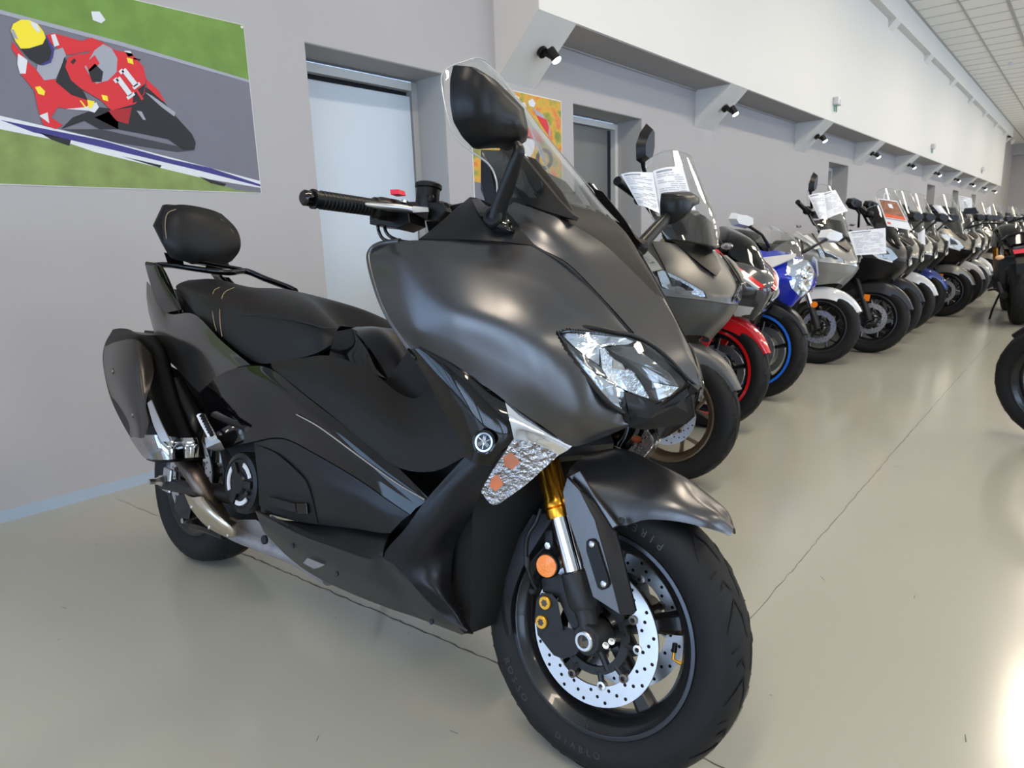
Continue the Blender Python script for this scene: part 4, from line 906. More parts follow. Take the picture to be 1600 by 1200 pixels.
b = MB(); P = crl(LL([(352,820,.16),(380,835,.15),(420,850,.14),(465,868,.13),(520,900,.12)]), 5); b.tube(P, .032, CASE, 14, sq=.8); b.hull(LL([(370,812,.18),(400,812,.2),(455,850,.18),(510,890,.15),(500,900,.12),(440,872,.12),(380,845,.14)]) + LL([(380,812,.05),(500,890,.03),(400,850,.05)]), CASE); b.obj('engine_case', hero, 40)
b = MB(); b.lathe([(0, 0), (.012, 0), (.012, .006), (.006, .006), (0, .004)], DARK, 14, L(415,843,.195), (0, -1, 0)); b.obj('case_bolt', hero)
# ---- round drive cover
cc = L(376, 755, .232)
b = MB(); b.lathe([(0, -.05), (.078, -.05), (.081, -.01), (.078, 0), (.066, .004), (.062, .001), (.058, .001), (0, .004)], PLAS2, 40, cc, (0, -1, 0)); cv = b.obj('drive_cover', hero)
for k, (a0_, a1_) in enumerate(((40, 100), (150, 220), (285, 335))):
    b = MB(); b.lathe([(.046, .003), (.058, .003), (.057, .006), (.047, .006)], GREYP, 16, cc, (0, -1, 0), closed=True, a0=math.radians(-a1_), a1=math.radians(-a0_)); b.obj('silver_insert', cv)
b = MB(); b.disc(cc + np.array([0, -.004, 0]), (0, -1, 0), .030, .006, PLAS2, 24, .026)
for k in range(3):
    t = math.radians(125+120*k); b.box(cc + np.array([.035*math.cos(t), -.006, .035*math.sin(t)]), (.045, .006, .02), PLAS2, Matrix.Rotation(-t, 3, 'Y'), .001)
b.obj('cover_spokes', cv); b = MB(); b.lathe([(0, .003), (.006, .003), (.006, .008), (.003, .008), (0, .006)], CAST, 14, cc + np.array([.042, 0, -.018]), (0, -1, 0)); b.obj('cover_bolt', cv)
# rear hub carrier and swingarm
b = MB(); sa = [(262,757,.16),(300,762,.16),(350,770,.16),(400,780,.14)]; b.tube(LL(sa), [.03, .035, .04, .05], CAST, 12, sq=.6); b.obj('swingarm', hero, 50)
b = MB(); b.box(L(262,750,.175), (.05, .01, .075), ALU, ch=.003); b.lathe([(0, 0), (.018, 0), (.018, .01), (.012, .02), (.009, .032), (0, .032)], STEEL, 6, L(256,751,.182), (0, -1, 0)); b.lathe([(0, 0), (.009, 0), (.009, .045), (0, .045)], STEEL, 14, L(256,751,.182), (0, -1, 0)); b.obj('rear_axle_nut', hero)
line3('centre_stand', [(300,822,.13),(325,828,.13),(350,838,.12)], .011, GLOSS)
b = MB(); c_ = L(266,572,.13); b.disc(L(262,578,.19), (0, -1, 0), .013, .01, STEEL, 6); b.tube([L(255,575,.17), L(300,600,.16), L(322,640,.15)], .018, PLAS2, 8); b.obj('muffler_hanger', hero, 40)
extr('rear_mudguard', [(226,516),(250,518),(244,526),(224,522)], .10, -.10, PLAS2, bev=.001)
extr('tail_tip', [(230,446),(262,470),(300,530),(330,600),(300,600),(262,560),(236,500)], .12, -.12, DARK)

# ================================================================== WHEELS (shared builders)
def tyre_prof(R, W, rim):
    h = R-rim; w = W/2
    return [(rim-.006, -w*.62), (rim+.004, -w*.78), (rim+h*.30, -w*.96), (rim+h*.52, -w*1.0), (rim+h*.72, -w*.93), (rim+h*.88, -w*.72), (rim+h*.97, -w*.40), (R, 0),
            (rim+h*.97, w*.40), (rim+h*.88, w*.72), (rim+h*.72, w*.93), (rim+h*.52, w), (rim+h*.30, w*.96), (rim+.004, w*.78), (rim-.006, w*.62)]
def smooth_prof(P, n=3): 
    return [tuple(p) for p in crl([(a, b, 0) for a, b in P], n)[:, :2]]
def tyre(parent, c, ax, R, W, rim, n=72, pat=1, mirror_pat=True, name='tyre', reps=13):
    prof = smooth_prof(tyre_prof(R, W, rim), 2); b = MB(); b.lathe(prof, RUB, n, c, ax)
    A = Vector(ax).normalized(); U = (Vector((1, 0, 0)) - A*A.x).normalized(); V = A.cross(U); c = Vector([float(q) for q in c])
    pr = [(o, r) for r, o in prof]
    def sp(a, o):   # surface point at angle a, axial offset o
        oo = [q[0] for q in pr]; best = None
        for i in range(len(pr)-1):
            if pr[i][0] <= o <= pr[i+1][0] and pr[i][1] > rim+.02:
                t = (o-pr[i][0])/max(1e-9, pr[i+1][0]-pr[i][0]); best = pr[i][1]*(1-t)+pr[i+1][1]*t
        r = best or R
        return c + A*o + (U*math.cos(a)+V*math.sin(a))*(r+.0004)
    if pat:
        w = W/2
        for k in range(reps):
            a0 = 2*PI*k/reps
            for s_ in (-1, 1):
                off = 0 if s_ < 0 else PI/reps
                for poly_ in ([(0, .10), (.12, .16), (.20, .36), (.14, .62), (.05, .86)], [(.24, .28), (.30, .46), (.26, .72)], [(.36, .55), (.33, .84)]):
                    P = [sp(a0+off+t*1.25, s_*w*o) for t, o in poly_]; Q = []
                    for i in range(len(P)-1): Q += [P[i].lerp(P[i+1], q/3) for q in range(3)]
                    Q.append(P[-1]); nn = len(Q)
                    vs = []
                    for i, p in enumerate(Q):
                        t = (Q[min(i+1, nn-1)]-Q[max(i-1, 0)]).normalized(); rad = (p-c-A*(p-c).dot(A)).normalized(); sd = t.cross(rad).normalized()*(.003*min(1, i+.15, nn-1-i+.15)*(R/.27))
                        vs += [p+sd+rad*.001, p-sd+rad*.001]
                    b.add(vs, [(2*i, 2*i+1, 2*i+3, 2*i+2) for i in range(nn-1)], GROOVE)
    return b.obj(name, parent, 60)
def rimwheel(parent, c, ax, rim, W, m, me, spokes=5, ysp=False, n=60, name='rim', hub=.035, stripe=None, spw=.026):
    w = W/2*.72; A = Vector(ax).normalized(); U = (Vector((1, 0, 0)) - A*A.x).normalized(); V = A.cross(U); c = Vector([float(q) for q in c])
    b = MB()
    b.lathe([(rim+.004, -w-.008), (rim+.006, -w-.003), (rim-.004, -w+.002), (rim-.018, -w+.010), (rim-.022, -w*.4), (rim-.024, 0), (rim-.022, w*.4), (rim-.018, w-.010), (rim-.004, w-.002), (rim+.006, w+.003), (rim+.004, w+.008), (rim-.003, w+.008), (rim-.013, w-.001), (rim-.018, w-.004), (rim-.030, w*.5), (rim-.033, 0), (rim-.030, -w*.5), (rim-.018, -w+.004), (rim-.013, -w+.001), (rim-.003, -w-.008)], m, n, c, ax, closed=True)
    b.lathe([(0, -.045), (hub, -.045), (hub+.004, -.02), (hub+.012, 0), (hub+.004, .02), (hub, .045), (0, .045)], m, 24, c, ax)
    for k in range(spokes):
        a = 2*PI*k/spokes + .35
        def sp_(aa, r): return c + (U*math.cos(aa)+V*math.sin(aa))*r
        def spoke(a0, r0, a1, r1, w0, w1, t0=.018, t1=.012):
            for k2 in range(1):
                p0, p1 = sp_(a0, r0), sp_(a1, r1); d = (p1-p0).normalized(); sd = A.cross(d)
                pts = []
                for p, ww, tt in ((p0, w0, t0), (p0.lerp(p1, .5), (w0+w1)*.42, (t0+t1)/2), (p1, w1, t1)):
                    pts.append([p+sd*ww*.5+A*tt*.3, p+sd*ww*.25+A*tt, p-sd*ww*.25+A*tt, p-sd*ww*.5+A*tt*.3, p-sd*ww*.5-A*tt*.3, p-sd*ww*.25-A*tt, p+sd*ww*.25-A*tt, p+sd*ww*.5-A*tt*.3])
                vs = [q for r_ in pts for q in r_]; b.add(vs, [(i*8+j, i*8+(j+1) % 8, (i+1)*8+(j+1) % 8, (i+1)*8+j) for i in range(2) for j in range(8)], m)
        if ysp:
            rm = rim*.58; spoke(a, hub*.8, a, rm, spw*.9, spw*.7); spoke(a, rm-.01, a-.26, rim-.028, spw*.6, spw*.8); spoke(a, rm-.01, a+.26, rim-.028, spw*.6, spw*.8)
        else: spoke(a, hub*.8, a, rim-.026, spw*1.25, spw*1.9)
    o = b.obj(name, parent, 40)
    b = MB()
    for s_ in (-1, 1): b.lathe([(rim+.0045, s_*(w+.0083)), (rim-.002, s_*(w+.0093)), (rim-.0035, s_*(w+.0083))], me, n, c, ax)
    b.obj('rim_lip', o)
    if stripe:
        b = MB()
        for s_ in (-1, 1): b.lathe([(rim+.012, s_*(w+.0095)), (rim+.004, s_*(w+.011)), (rim-.003, s_*(w+.010))], stripe, n, c, ax)
        b.obj('rim_stripe', o)
    return o
def brake_disc(parent, c, ax, off, R, r_in, holes=44, n=48, m=None, name='brake_disc', bolts=5):
    m = m or DISC; A = Vector(ax).normalized(); U = (Vector((1, 0, 0)) - A*A.x).normalized(); V = A.cross(U); c = Vector([float(q) for q in c]) + A*off
    b = MB(); b.lathe([(r_in, -.0022), (R, -.0022), (R, .0022), (r_in, .0022)], m, n, c, ax, closed=True)
    for k in range(holes):
        a = 2*PI*k/holes; r = r_in+(R-r_in)*(.22+.28*(k % 3)); p = c+(U*math.cos(a)+V*math.sin(a))*r
        b.lathe([(0, -.0026), (.0034, -.0026), (.0034, .0026), (0, .0026)], GROOVE, 8, p, A)
    o = b.obj(name, parent)
    if bolts:
        b = MB(); b.lathe([(r_in*.62, -.004), (r_in*.78, -.004), (r_in*.78, .004), (r_in*.62, .004)], CAST, 30, c, ax, closed=True)
        for k in range(bolts):
            a = 2*PI*k/bolts+.3; d = U*math.cos(a)+V*math.sin(a)
            b.tube([c+d*r_in*.3, c+d*r_in*.72], .007, CAST, 8)
            for da in (-.28, .28):
                d2 = U*math.cos(a+da)+V*math.sin(a+da); b.tube([c+d2*r_in*.72, c+d2*r_in*1.0], .006, CAST, 8)
        b.obj('disc_carrier', o)
        for k in range(bolts*2):
            a = 2*PI*(k//2)/bolts+.3+(-.28 if k % 2 else .28); p = c+(U*math.cos(a)+V*math.sin(a))*(r_in*.98)
            b = MB(); b.lathe([(0, -.006), (.0085, -.006), (.0085, .006), (.0045, .0065), (.0045, .003), (0, .003)], STEEL if k % 2 else RUST, 14, p, A); b.obj('disc_rivet', o)
    return o
# ---- hero front wheel
FA = np.array([.0305, -.9992, .0263]); FA /= np.linalg.norm(FA); FC = np.array([1.5525, -.001, .2735])
ty = tyre(hero, FC, FA, .2745, .122, .192, 96)
A = Vector(FA); U = (Vector((1, 0, 0)) - A*A.x).normalized(); V = A.cross(U)
V = V if V.z > 0 else -V
def tyre_text(b, txt, a_mid, r, size, off):
    n = len(txt); st_ = size*.92/r
    for i, ch in enumerate(txt):
        a = a_mid + (i-(n-1)/2)*st_; d = U*math.cos(a)+V*math.sin(a); tg = -U*math.sin(a)+V*math.cos(a)
        Mx = Matrix((( tg.x, -d.x, A.x, 0), (tg.y, -d.y, A.y, 0), (tg.z, -d.z, A.z, 0), (0, 0, 0, 1))); p = Vector(FC) + d*r + A*off; Mx.translation = p
        b.text(ch, size, mat('raised_tyre_lettering', (.03, .03, .03), .45), Mx, .0006)
b = MB(); tyre_text(b, 'ROSSO', math.radians(222), .226, .021, .0605); tyre_text(b, 'DIABLO', math.radians(268), .226, .019, .0605); tyre_text(b, 'PIRELLI', math.radians(75), .226, .021, .0605); b.obj('tyre_lettering', ty)
rimwheel(hero, FC, FA, .192, .122, RIMB, RIME, 5, False, 80)
brake_disc(hero, FC, FA, .062, .1335, .096, 51, 64)
brake_disc(hero, FC, FA, -.062, .1335, .096, 51, 64)
b = MB(); vd = U*math.cos(math.radians(-8))+V*math.sin(math.radians(-8)); p = Vector(FC)+vd*.165; b.tube([p, p-vd*.018, p-vd*.024+A*.006+V*.004, p-vd*.026+V*.018], .0032, GOLD2, 8); b.tube([p-vd*.026+V*.014, p-vd*.026+V*.030], .005, PLAS2, 10); b.obj('tyre_valve', hero, 50)
# fork legs
ax0 = L(925.4, 995.3, .105); top = L(858, 735, .105)
fd = top-ax0; fd[1] = 0; fd /= np.linalg.norm(fd)
def fk(t, y=-.105, fwd=0): return np.array([ax0[0]+fd[0]*t, y, ax0[2]+fd[2]*t])
def tat(py, w=.105):   # distance up the fork for image row
    best = min(range(0, 700), key=lambda k: abs(proj_l(fk(k*.001, -w))[1]-py)); return best*.001
def proj_l(p):
    q = HMn @ np.array(p, float) + np.array(HO) - CAM; x, y, z = q@RGT, q@UPV, q@_f; return 800+FOC*x/z, 600-FOC*y/z
tb, tg = tat(900), tat(806)
for s_ in (-1, 1):
    yy = s_*.105
    b = MB(); b.tube([fk(tb-.01, yy), fk(tg+.02, yy)], .0205, CHROME, 24); b.obj('fork_inner_tube', hero, 60)
    b = MB(); F0 = Vector(fk(tg, yy)); FD = Vector(fd)
    b.lathe([(.0205, -.002), (.0265, -.002), (.0275, .004), (.0275, .016), (.0255, .018), (.0275, .02), (.0275, .032), (.0255, .035), (.0258, .30), (0, .30)], GOLD, 28, F0, FD); b.obj('fork_outer_tube', hero)
    b = MB(); b.lathe([(.018, .012), (.027, .008), (.0285, 0), (.0285, -.045), (.024, -.060)], CAST, 24, Vector(fk(tb, yy)), FD)
    B0 = Vector(fk(0, yy)); b.tube([fk(tb-.05, yy), fk((tb-.05)*.5, yy), fk(0, yy)], [.025, .022, .027], CAST, 16, sq=.8)
    b.lathe([(0, -.03), (.028, -.03), (.029, .018), (.026, .022), (0, .022)], CAST, 24, B0, (0, s_, 0)); b.obj('fork_bottom_casting', hero, 50)
    b = MB(); b.lathe([(.0105, .022), (.0185, .022), (.0185, .030), (.0165, .032), (.012, .032), (.0105, .026)], STEEL, 24, B0, (0, s_, 0), closed=True); b.lathe([(0, .024), (.012, .024), (.012, .025), (0, .025)], RUST, 6, B0, (0, s_, 0)); b.obj('axle_nut', hero)
b = MB(); b.lathe([(0, -.10), (.012, -.10), (.012, .10), (0, .10)], STEEL, 16, FC, (0, 1, 0)); b.obj('front_axle', hero); b = MB(); b.tube([L(858,700,.10), L(858,700,.10)*np.array([1, -1, 1])], .03, CAST, 10); b.obj('triple_clamp', hero)
# pinch bolts
b = MB()
for px, py in ((948,1006),(957,1000)): b.lathe([(0, 0), (.006, 0), (.006, .008), (.003, .008), (0, .006)], TITAN, 12, L(px, py, .118), (.3, -1, 0))
b.obj('pinch_bolt', hero)
# caliper
b = MB(); b.hull([L(px, py, w) for w in (.078, .118) for px, py in ((838,938),(846,926),(862,928),(872,940),(874,965),(880,985),(868,990),(842,984),(835,970))], CAST)
b.hull([L(px, py, w) for w in (.085, .112) for px, py in ((838,975),(875,975),(900,985),(915,1000),(900,1022),(880,1030),(865,1024),(840,992))], CAST)
b.hull([L(px, py, w) for w in (.09, .108) for px, py in ((872,935),(895,915),(912,925),(914,965),(915,1000),(895,985),(892,945),(880,942))], CAST)
b.hull([L(px, py, w) for w in (.088, .104) for px, py in ((846,905),(870,895),(890,905),(896,925),(885,935),(860,930),(848,925))], CAST); cal = b.obj('brake_caliper', hero, 30)
for px, py in ((852.5,941.5), (847,971.4)):
    c_ = L(px, py, .119); b = MB(); b.lathe([(0, 0), (.0125, 0), (.0125, .004), (.0115, .005), (0, .005)], GOLD2, 24, c_, (0, -1, 0)); 
    b2_ = b.obj('caliper_cap', cal); b = MB()
    for k in range(6): t = PI*k/3; b.lathe([(0, .005), (.0026, .005), (.0026, .0054), (0, .0054)], RUST, 10, c_+np.array([.0045*math.cos(t), 0, .0045*math.sin(t)]), (0, -1, 0))
    b.lathe([(0, .005), (.004, .005), (.004, .0054), (0, .0054)], RUST, 12, c_, (0, -1, 0)); b.obj('star_socket', b2_)
b = MB(); c_ = L(856, 883.5, .122); b.lathe([(0, -.006), (.0235, -.006), (.0245, 0), (.0235, .005), (.0215, .006)], PLAS2, 32, c_, (.12, -1, 0)); rf = b.obj('reflector_mount', hero)
b = MB(); b.lathe([(0, .006), (.0215, .006), (.0205, .008), (0, .009)], AMBER, 32, c_, (.12, -1, 0)); b.obj('amber_reflector', rf)
b = MB(); b.lathe([(0, 0), (.007, 0), (.007, .006), (0, .007)], STEEL, 6, L(858,852,.112), (0, -1, 0)); b.hull(LL([(852,830,.105),(862,828,.105),(868,858,.105),(850,860,.105),(855,845,.112),(864,850,.112)]), CAST); b.obj('reflector_bracket', hero)
line3('front_brake_hose', [(845,795,.12),(838,815,.125),(826,835,.13),(822,855,.13),(823,880,.13),(830,905,.125),(838,920,.118)], .0045, PLAS2)
b = MB(); b.lathe([(0, 0), (.008, 0), (.008, .006), (.005, .012), (0, .012)], CAST, 14, L(836,923,.112), (-.2, -1, 0)); b.tube([L(823,869,.13), L(824,885,.13)], .0062, CAST, 10); b.obj('hose_fitting', hero)
# front fender
b = MB()
fr = [[(886,742,.098),(894,728,.082),(912,712,.045),(925,706,0)], [(922,780,.094),(935,752,.078),(955,722,.042),(972,701,0)], [(965,820,.088),(985,776,.074),(1008,742,.04),(1025,724,0)],
      [(1010,812,.082),(1030,782,.070),(1052,758,.038),(1070,748,0)], [(1060,815,.068),(1072,796,.060),(1088,782,.034),(1102,778,0)], [(1107,826,.045),(1112,815,.040),(1120,804,.025),(1126,800,0)], [(1142,837,.012),(1143,834,.010),(1145,829,.006),(1147,824,0)]]
b.grid(cr(full(fr), 6), MATTE, .004); b.obj('front_fender', hero, 40)
b = MB(); P = LL([(886,745,.114),(905,735,.112),(930,775,.108),(965,822,.104),(955,828,.106)]); b.prism(P, (0, .006, 0), MATTE, .002); b.mirror_y(); b.obj('fender_side', hero, 30)
# fork cover with badge
fc1 = [(886,745,.130),(879,768,.132),(884,800,.134),(905,862,.135),(927,934,.132),(969,961,.126),(950,885,.130),(930,812,.130),(905,765,.130)]
b = MB(); b.prism(LL(fc1), (0, .01, 0), MATTE, .002)
b.prism(LL([(905,765,.130),(930,812,.130),(950,885,.130),(969,961,.126),(988,961,.112),(993,955,.106),(963,833,.108),(955,826,.110),(928,785,.115)]), (0, .006, 0), MATTE2, .001)
b.mirror_y(); fcv = b.obj('fork_cover', hero, 25)
b = MB(); P = [(917,846),(921,842),(928,842),(933,848),(951,905),(952,913),(948,920),(941,922),(935,918),(917,860)]
b.prism(LL([(x, y, .1335) for x, y in P]), (0, -.003, 0), PLAS2, .001); b.obj('cover_plate', fcv)
for px, py in ((925.5,850),(944,912)):
    b = MB(); b.lathe([(0, 0), (.0062, 0), (.0055, .004), (.003, .005), (.003, .003), (0, .003)], STEEL, 16, L(px, py, .136), (0, -1, 0)); b.obj('cover_bolt', fcv)
b = MB(); b.lathe([(0, 0), (.006, 0), (.0055, .003), (.003, .004), (.003, .002), (0, .002)], CAST, 16, L(971,813,.100), (.2, -1, .2)); b.obj('fender_bolt', hero)
# rear half of the front mudguard
rm_ = [[(836,805,.085),(828,815,.06),(824,820,0)], [(806,858,.090),(798,862,.06),(792,866,0)], [(792,910,.088),(786,912,.06),(781,914,0)], [(791,955,.082),(784,957,.055),(779,960,0)], [(797,992,.070),(790,996,.045),(784,994,0)]]
b = MB(); b.grid(cr(full(rm_), 5), DGREY, .004)
b.grid(cr(G([[(836,805,.088),(806,858,.092),(792,910,.090),(791,955,.084),(797,992,.072)], [(872,800,.094),(835,856,.095),(812,898,.092),(799,945,.086),(801,991,.074)]]), 5), DGREY, .003); b.obj('rear_mudguard_section', hero, 40)
# rear wheel
RC = np.array([0, 0, .2865]); RA = (0, -1, 0)
tyre(hero, RC, RA, .2865, .162, .192, 84)
rimwheel(hero, RC, RA, .192, .162, RIMB, RIME, 5, False, 70)
brake_disc(hero, RC, RA, .075, .141, .100, 45, 48)
b = MB(); b.hull([L(px, py, w) for w in (.08, .13) for px, py in ((275,775),(292,768),(300,790),(295,812),(282,808),(272,795))], CAST); b.lathe([(0, 0), (.009, 0), (.009, .012), (0, .012)], STEEL, 6, L(290,813,.12), (0, -1, 0)); b.obj('rear_caliper', hero, 30)
# side stand (far side) holding the lean
b = MB(); st0 = HMn.T @ (np.array([1.55, 1.30, .012]) - np.array(HO)); b.tube([(.62, .16, .22), st0], .011, CAST, 10); b.box(st0, (.05, .03, .01), CAST); b.obj('side_stand', hero)
# ================================================================== OTHER MOTORCYCLES
def frame_m(front, axle_r, wb, lean, head):
    Rm = Matrix.Rotation(math.radians(head), 3, 'Z') @ Matrix.Rotation(math.radians(-lean), 3, 'X')
    o = Vector((front[0], front[1], .001 + axle_r*math.cos(math.radians(lean)))) - Rm @ Vector((wb, 0, axle_r))
    o.z = .001; return o, Rm
def fullm(rows):
    return [list(r) + [(p[0], -p[1], p[2]) for p in r[-2::-1]] for r in rows]
def rotz(p, piv, a):
    x, y = p[0]-piv[0], p[1]-piv[1]; return (piv[0]+x*math.cos(a)-y*math.sin(a), piv[1]+x*math.sin(a)+y*math.cos(a), p[2])
def wheels(r, wb, Rf, Rr, Wf, Wr, rimf, rimr, steer, rimm, edge, stripe=None, ysp=True, n=48, disc_=True, lite=False, spw=.022):
    a = math.radians(steer); ax = (math.sin(a), -math.cos(a), 0); fc = (wb, 0, Rf); rc = (0, 0, Rr)
    tyre(r, fc, ax, Rf, Wf, rimf, n, 0 if lite else 1, name='front_tyre'); tyre(r, rc, (0, -1, 0), Rr, Wr, rimr, n, 0, name='rear_tyre')
    rimwheel(r, fc, ax, rimf, Wf, rimm, edge, 5, ysp, n-8, 'front_rim', stripe=stripe, spw=spw); rimwheel(r, rc, (0, -1, 0), rimr, Wr, rimm, edge, 5, ysp, n-12, 'rear_rim', spw=spw)
    if disc_: brake_disc(r, fc, ax, .055, .128, .09, 0 if lite else 36, 30, name='front_disc', bolts=5)
    return fc, a
def forks(r, fc, a, rake, ln, w, mlow, mup, split, rl=.026, ru=.021):
    d = Vector((-math.sin(rake), 0, math.cos(rake))); d = Vector(rotz(d, (0, 0), a))
    for s in (-1, 1):
        p = Vector(rotz((fc[0], s*w, fc[2]), fc, a)); b = MB(); b.tube([p-d*.02, p+d*split], rl, mlow, 12); b.lathe([(0, -.02), (.02, -.02), (.02, .02), (0, .02)], mlow, 12, p, (math.sin(a)*s*-1, math.cos(a)*s, 0)); b.obj('fork_lower', r, 50)
        b = MB(); b.tube([p+d*split, p+d*ln], ru, mup, 12); b.obj('fork_tube', r, 50)
def fender(r, fc, a, R, w, a0, a1, m, name='front_fender', tip=.35, side=.5, mside=None):
    rows = []; n = 9
    for i in range(n):
        t = math.radians(a0+(a1-a0)*i/(n-1)); k = 1 if i < n-3 else (1-(i-(n-4))*.22)
        c, s = math.cos(t), math.sin(t); dep = .05+side*.05*math.sin(PI*i/(n-1))
        rows.append([rotz((fc[0]+c*(R-dep), -w*k, fc[2]+s*(R-dep)), fc, a), rotz((fc[0]+c*(R-.008), -w*k*.85, fc[2]+s*(R-.008)), fc, a), rotz((fc[0]+c*R, -w*k*.35, fc[2]+s*R), fc, a), rotz((fc[0]+c*(R+.002), 0, fc[2]+s*(R+.002)), fc, a)])
    out = []
    for q in rows: out.append(q + [])
    left = []
    for i, q in enumerate(rows):
        mir = []
        for p in q[-2::-1]:
            u = rotz(p, fc, -a); mir.append(rotz((u[0], -u[1], u[2]), fc, a))
        out[i] = q + mir
    b = MB(); b.grid(cr(out, 3), m, .004); return b.obj(name, r, 45)
def sheet(name, cpt, w, h, yaw, pitch, roll, m, parent, lines=True, photo=False, curl=.03, qr=False):
    """a hanging price sheet: returns the sheet object"""
    b = MB(); R_ = Matrix.Rotation(yaw, 3, 'Z') @ Matrix.Rotation(pitch, 3, 'Y') @ Matrix.Rotation(roll, 3, 'X')
    def P(u, v, o=0): return Vector(cpt) + R_ @ Vector((o + curl*(u*u*4-.5) + curl*.4*math.sin(v*5), u*w, v*h))
    G_ = [[P(u/8-.5, v/6-.5) for u in range(9)] for v in range(7)]
    b.grid(np.array([[tuple(q) for q in r_] for r_ in G_]), m, .0008); o = b.obj(name, parent, 60)
    t = MB()
    def strip(u0, u1, v0, v1, mm):
        n = 6; vs = []
        for i in range(n+1):
            u = u0+(u1-u0)*i/n; vs += [P(u, v0, .0012), P(u, v1, .0012)]
        t.add(vs, [(2*i, 2*i+2, 2*i+3, 2*i+1) for i in range(n)], mm)
    if lines:
        random.seed(int(cpt[0]*100)+int(cpt[1]*10)); v = .38
        strip(-.4, .25, .41, .44, INK)
        while v > -.42:
            if random.random() < .85: strip(-.42, -.42+random.uniform(.2, .8), v, v+.012, INK)
            v -= .045
    if photo:
        strip(-.46, .46, -.08, .44, mat('print_orange_photo', (.35, .12, .05), .6, var=.9, vscale=30)); strip(-.46, .46, -.18, -.08, mat('print_orange_band', (.75, .12, .03), .6)); strip(-.46, .46, -.24, -.19, INK)
        strip(-.05, .12, .1, .3, WHITEP)
    t.obj('printed_text' if not photo else 'printed_picture', o)
    return o
PCLR = glass('plastic_sleeve', (.97, .97, .97), 1.0, .08)
def scooter(name, front, head, steer, label, body, side, accent, rimm=RIMB, edge=RIME, screen='tall', fend=None, style='adv', lite=False, lean=10, group='parked scooters along the grey wall', lower=None, knuckle=True, lampm=None, dark_side=False, barblack=False):
    wb = 1.5; Rf = .285
    o, Rm = frame_m(front, Rf, wb, lean, head); r = empty('scooter', o, label, 'scooter', group, rotm=Rm)
    fend = fend or body; lower = lower or MATTE2
    fc, a = wheels(r, wb, Rf, .28, .12, .15, .198, .185, steer, rimm, edge, lite=lite, n=40 if not lite else 28)
    forks(r, fc, a, math.radians(26), .55, .095, CAST, CHROME if style == 'adv' else CAST, .16)
    fd_ = fender(r, fc, a, Rf+.028, .075, 165, 30 if style == 'adv' else 22, fend, side=.9)
    b = MB(); p = rotz((wb-.045, -.108, .45), fc, a); b.box(p, (.045, .008, .055), AMBER, Matrix.Rotation(a, 3, 'Z')) if style != 'adv' else b.disc(p, (math.sin(a), -math.cos(a), 0), .024, .01, AMBER, 16); b.mirror_y(); b.obj('side_reflector', r)
    b = MB(); q = rotz((wb-.09, -.075, .24), fc, a); b.box(q, (.06, .05, .11), CAST, Matrix.Rotation(a, 3, 'Z'), .01); b.obj('brake_caliper', r)
    # front cowl
    c = [[(1.505,0,.975),(1.475,-.10,.985),(1.42,-.18,.985),(1.35,-.25,.965)],[(1.605,0,.885),(1.58,-.10,.89),(1.52,-.185,.895),(1.43,-.262,.90)],[(1.675,0,.805),(1.64,-.10,.815),(1.57,-.19,.825),(1.455,-.272,.84)],[(1.69,0,.768),(1.655,-.10,.77),(1.58,-.187,.768),(1.455,-.267,.775)]]
    b = MB(); b.grid(cr(fullm([q_[::-1] for q_ in c]), 4), body, .004); b.obj('front_cowl', r, 40)
    c = [[(1.69,0,.766),(1.655,-.10,.768),(1.58,-.187,.766),(1.455,-.267,.773)],[(1.672,0,.70),(1.63,-.09,.70),(1.56,-.165,.70),(1.44,-.235,.70)],[(1.60,0,.63),(1.57,-.07,.62),(1.50,-.13,.60),(1.38,-.20,.60)]]
    b = MB(); b.grid(cr(fullm([q_[::-1] for q_ in c]), 4), lower, .004); b.obj('chin_panel', r, 40)
    # headlights
    if style == 'adv': lp = [(1.525,-.228,.878),(1.60,-.155,.845),(1.668,-.075,.800),(1.672,-.062,.778),(1.622,-.135,.772),(1.56,-.205,.800)]
    else: lp = [(1.47,-.252,.93),(1.56,-.19,.915),(1.655,-.10,.845),(1.69,-.05,.785),(1.665,-.085,.745),(1.60,-.17,.765),(1.51,-.245,.84)]
    lp = [Vector(p) for p in lp]; cen = sum(lp, Vector())/len(lp); nrm = Vector((.72, -.62, .30)).normalized()
    b = MB(); b.prism([p + nrm*.002 for p in lp], nrm*-.03, PLAS2); b.mirror_y(); hl = b.obj('headlight', r)
    b = MB(); b.prism([cen + (p-cen)*.93 + nrm*.004 for p in lp], nrm*-.002, lampm or LAMPIN); b.mirror_y(); b.obj('reflector', hl)
    b = MB(); b.prism([cen + (p-cen)*.5 + nrm*.0065 for p in lp], nrm*-.002, PLAS2); b.mirror_y(); b.obj('lamp_divider', hl)
    b = MB(); b.prism([cen + (p-cen)*.95 + nrm*.012 for p in lp], nrm*-.004, LENS); b.mirror_y(); b.obj('lens', hl)
    if style != 'adv':
        b = MB(); b.tube([p + nrm*.012 for p in (lp[0], lp[6], lp[5], lp[4])], .006, WHPL if accent is None else accent, 6); b.mirror_y(); b.obj('running_light', hl)
    # central V recess and vent under the screen
    b = MB(); b.hull([(1.47,-.10,.99),(1.47,.10,.99),(1.60,-.05,.905),(1.60,.05,.905),(1.635,0,.87),(1.40,-.12,1.02),(1.40,.12,1.02),(1.45,0,1.04),(1.40,0,.9)], PLAS2); b.obj('dash_hood', r, 30)
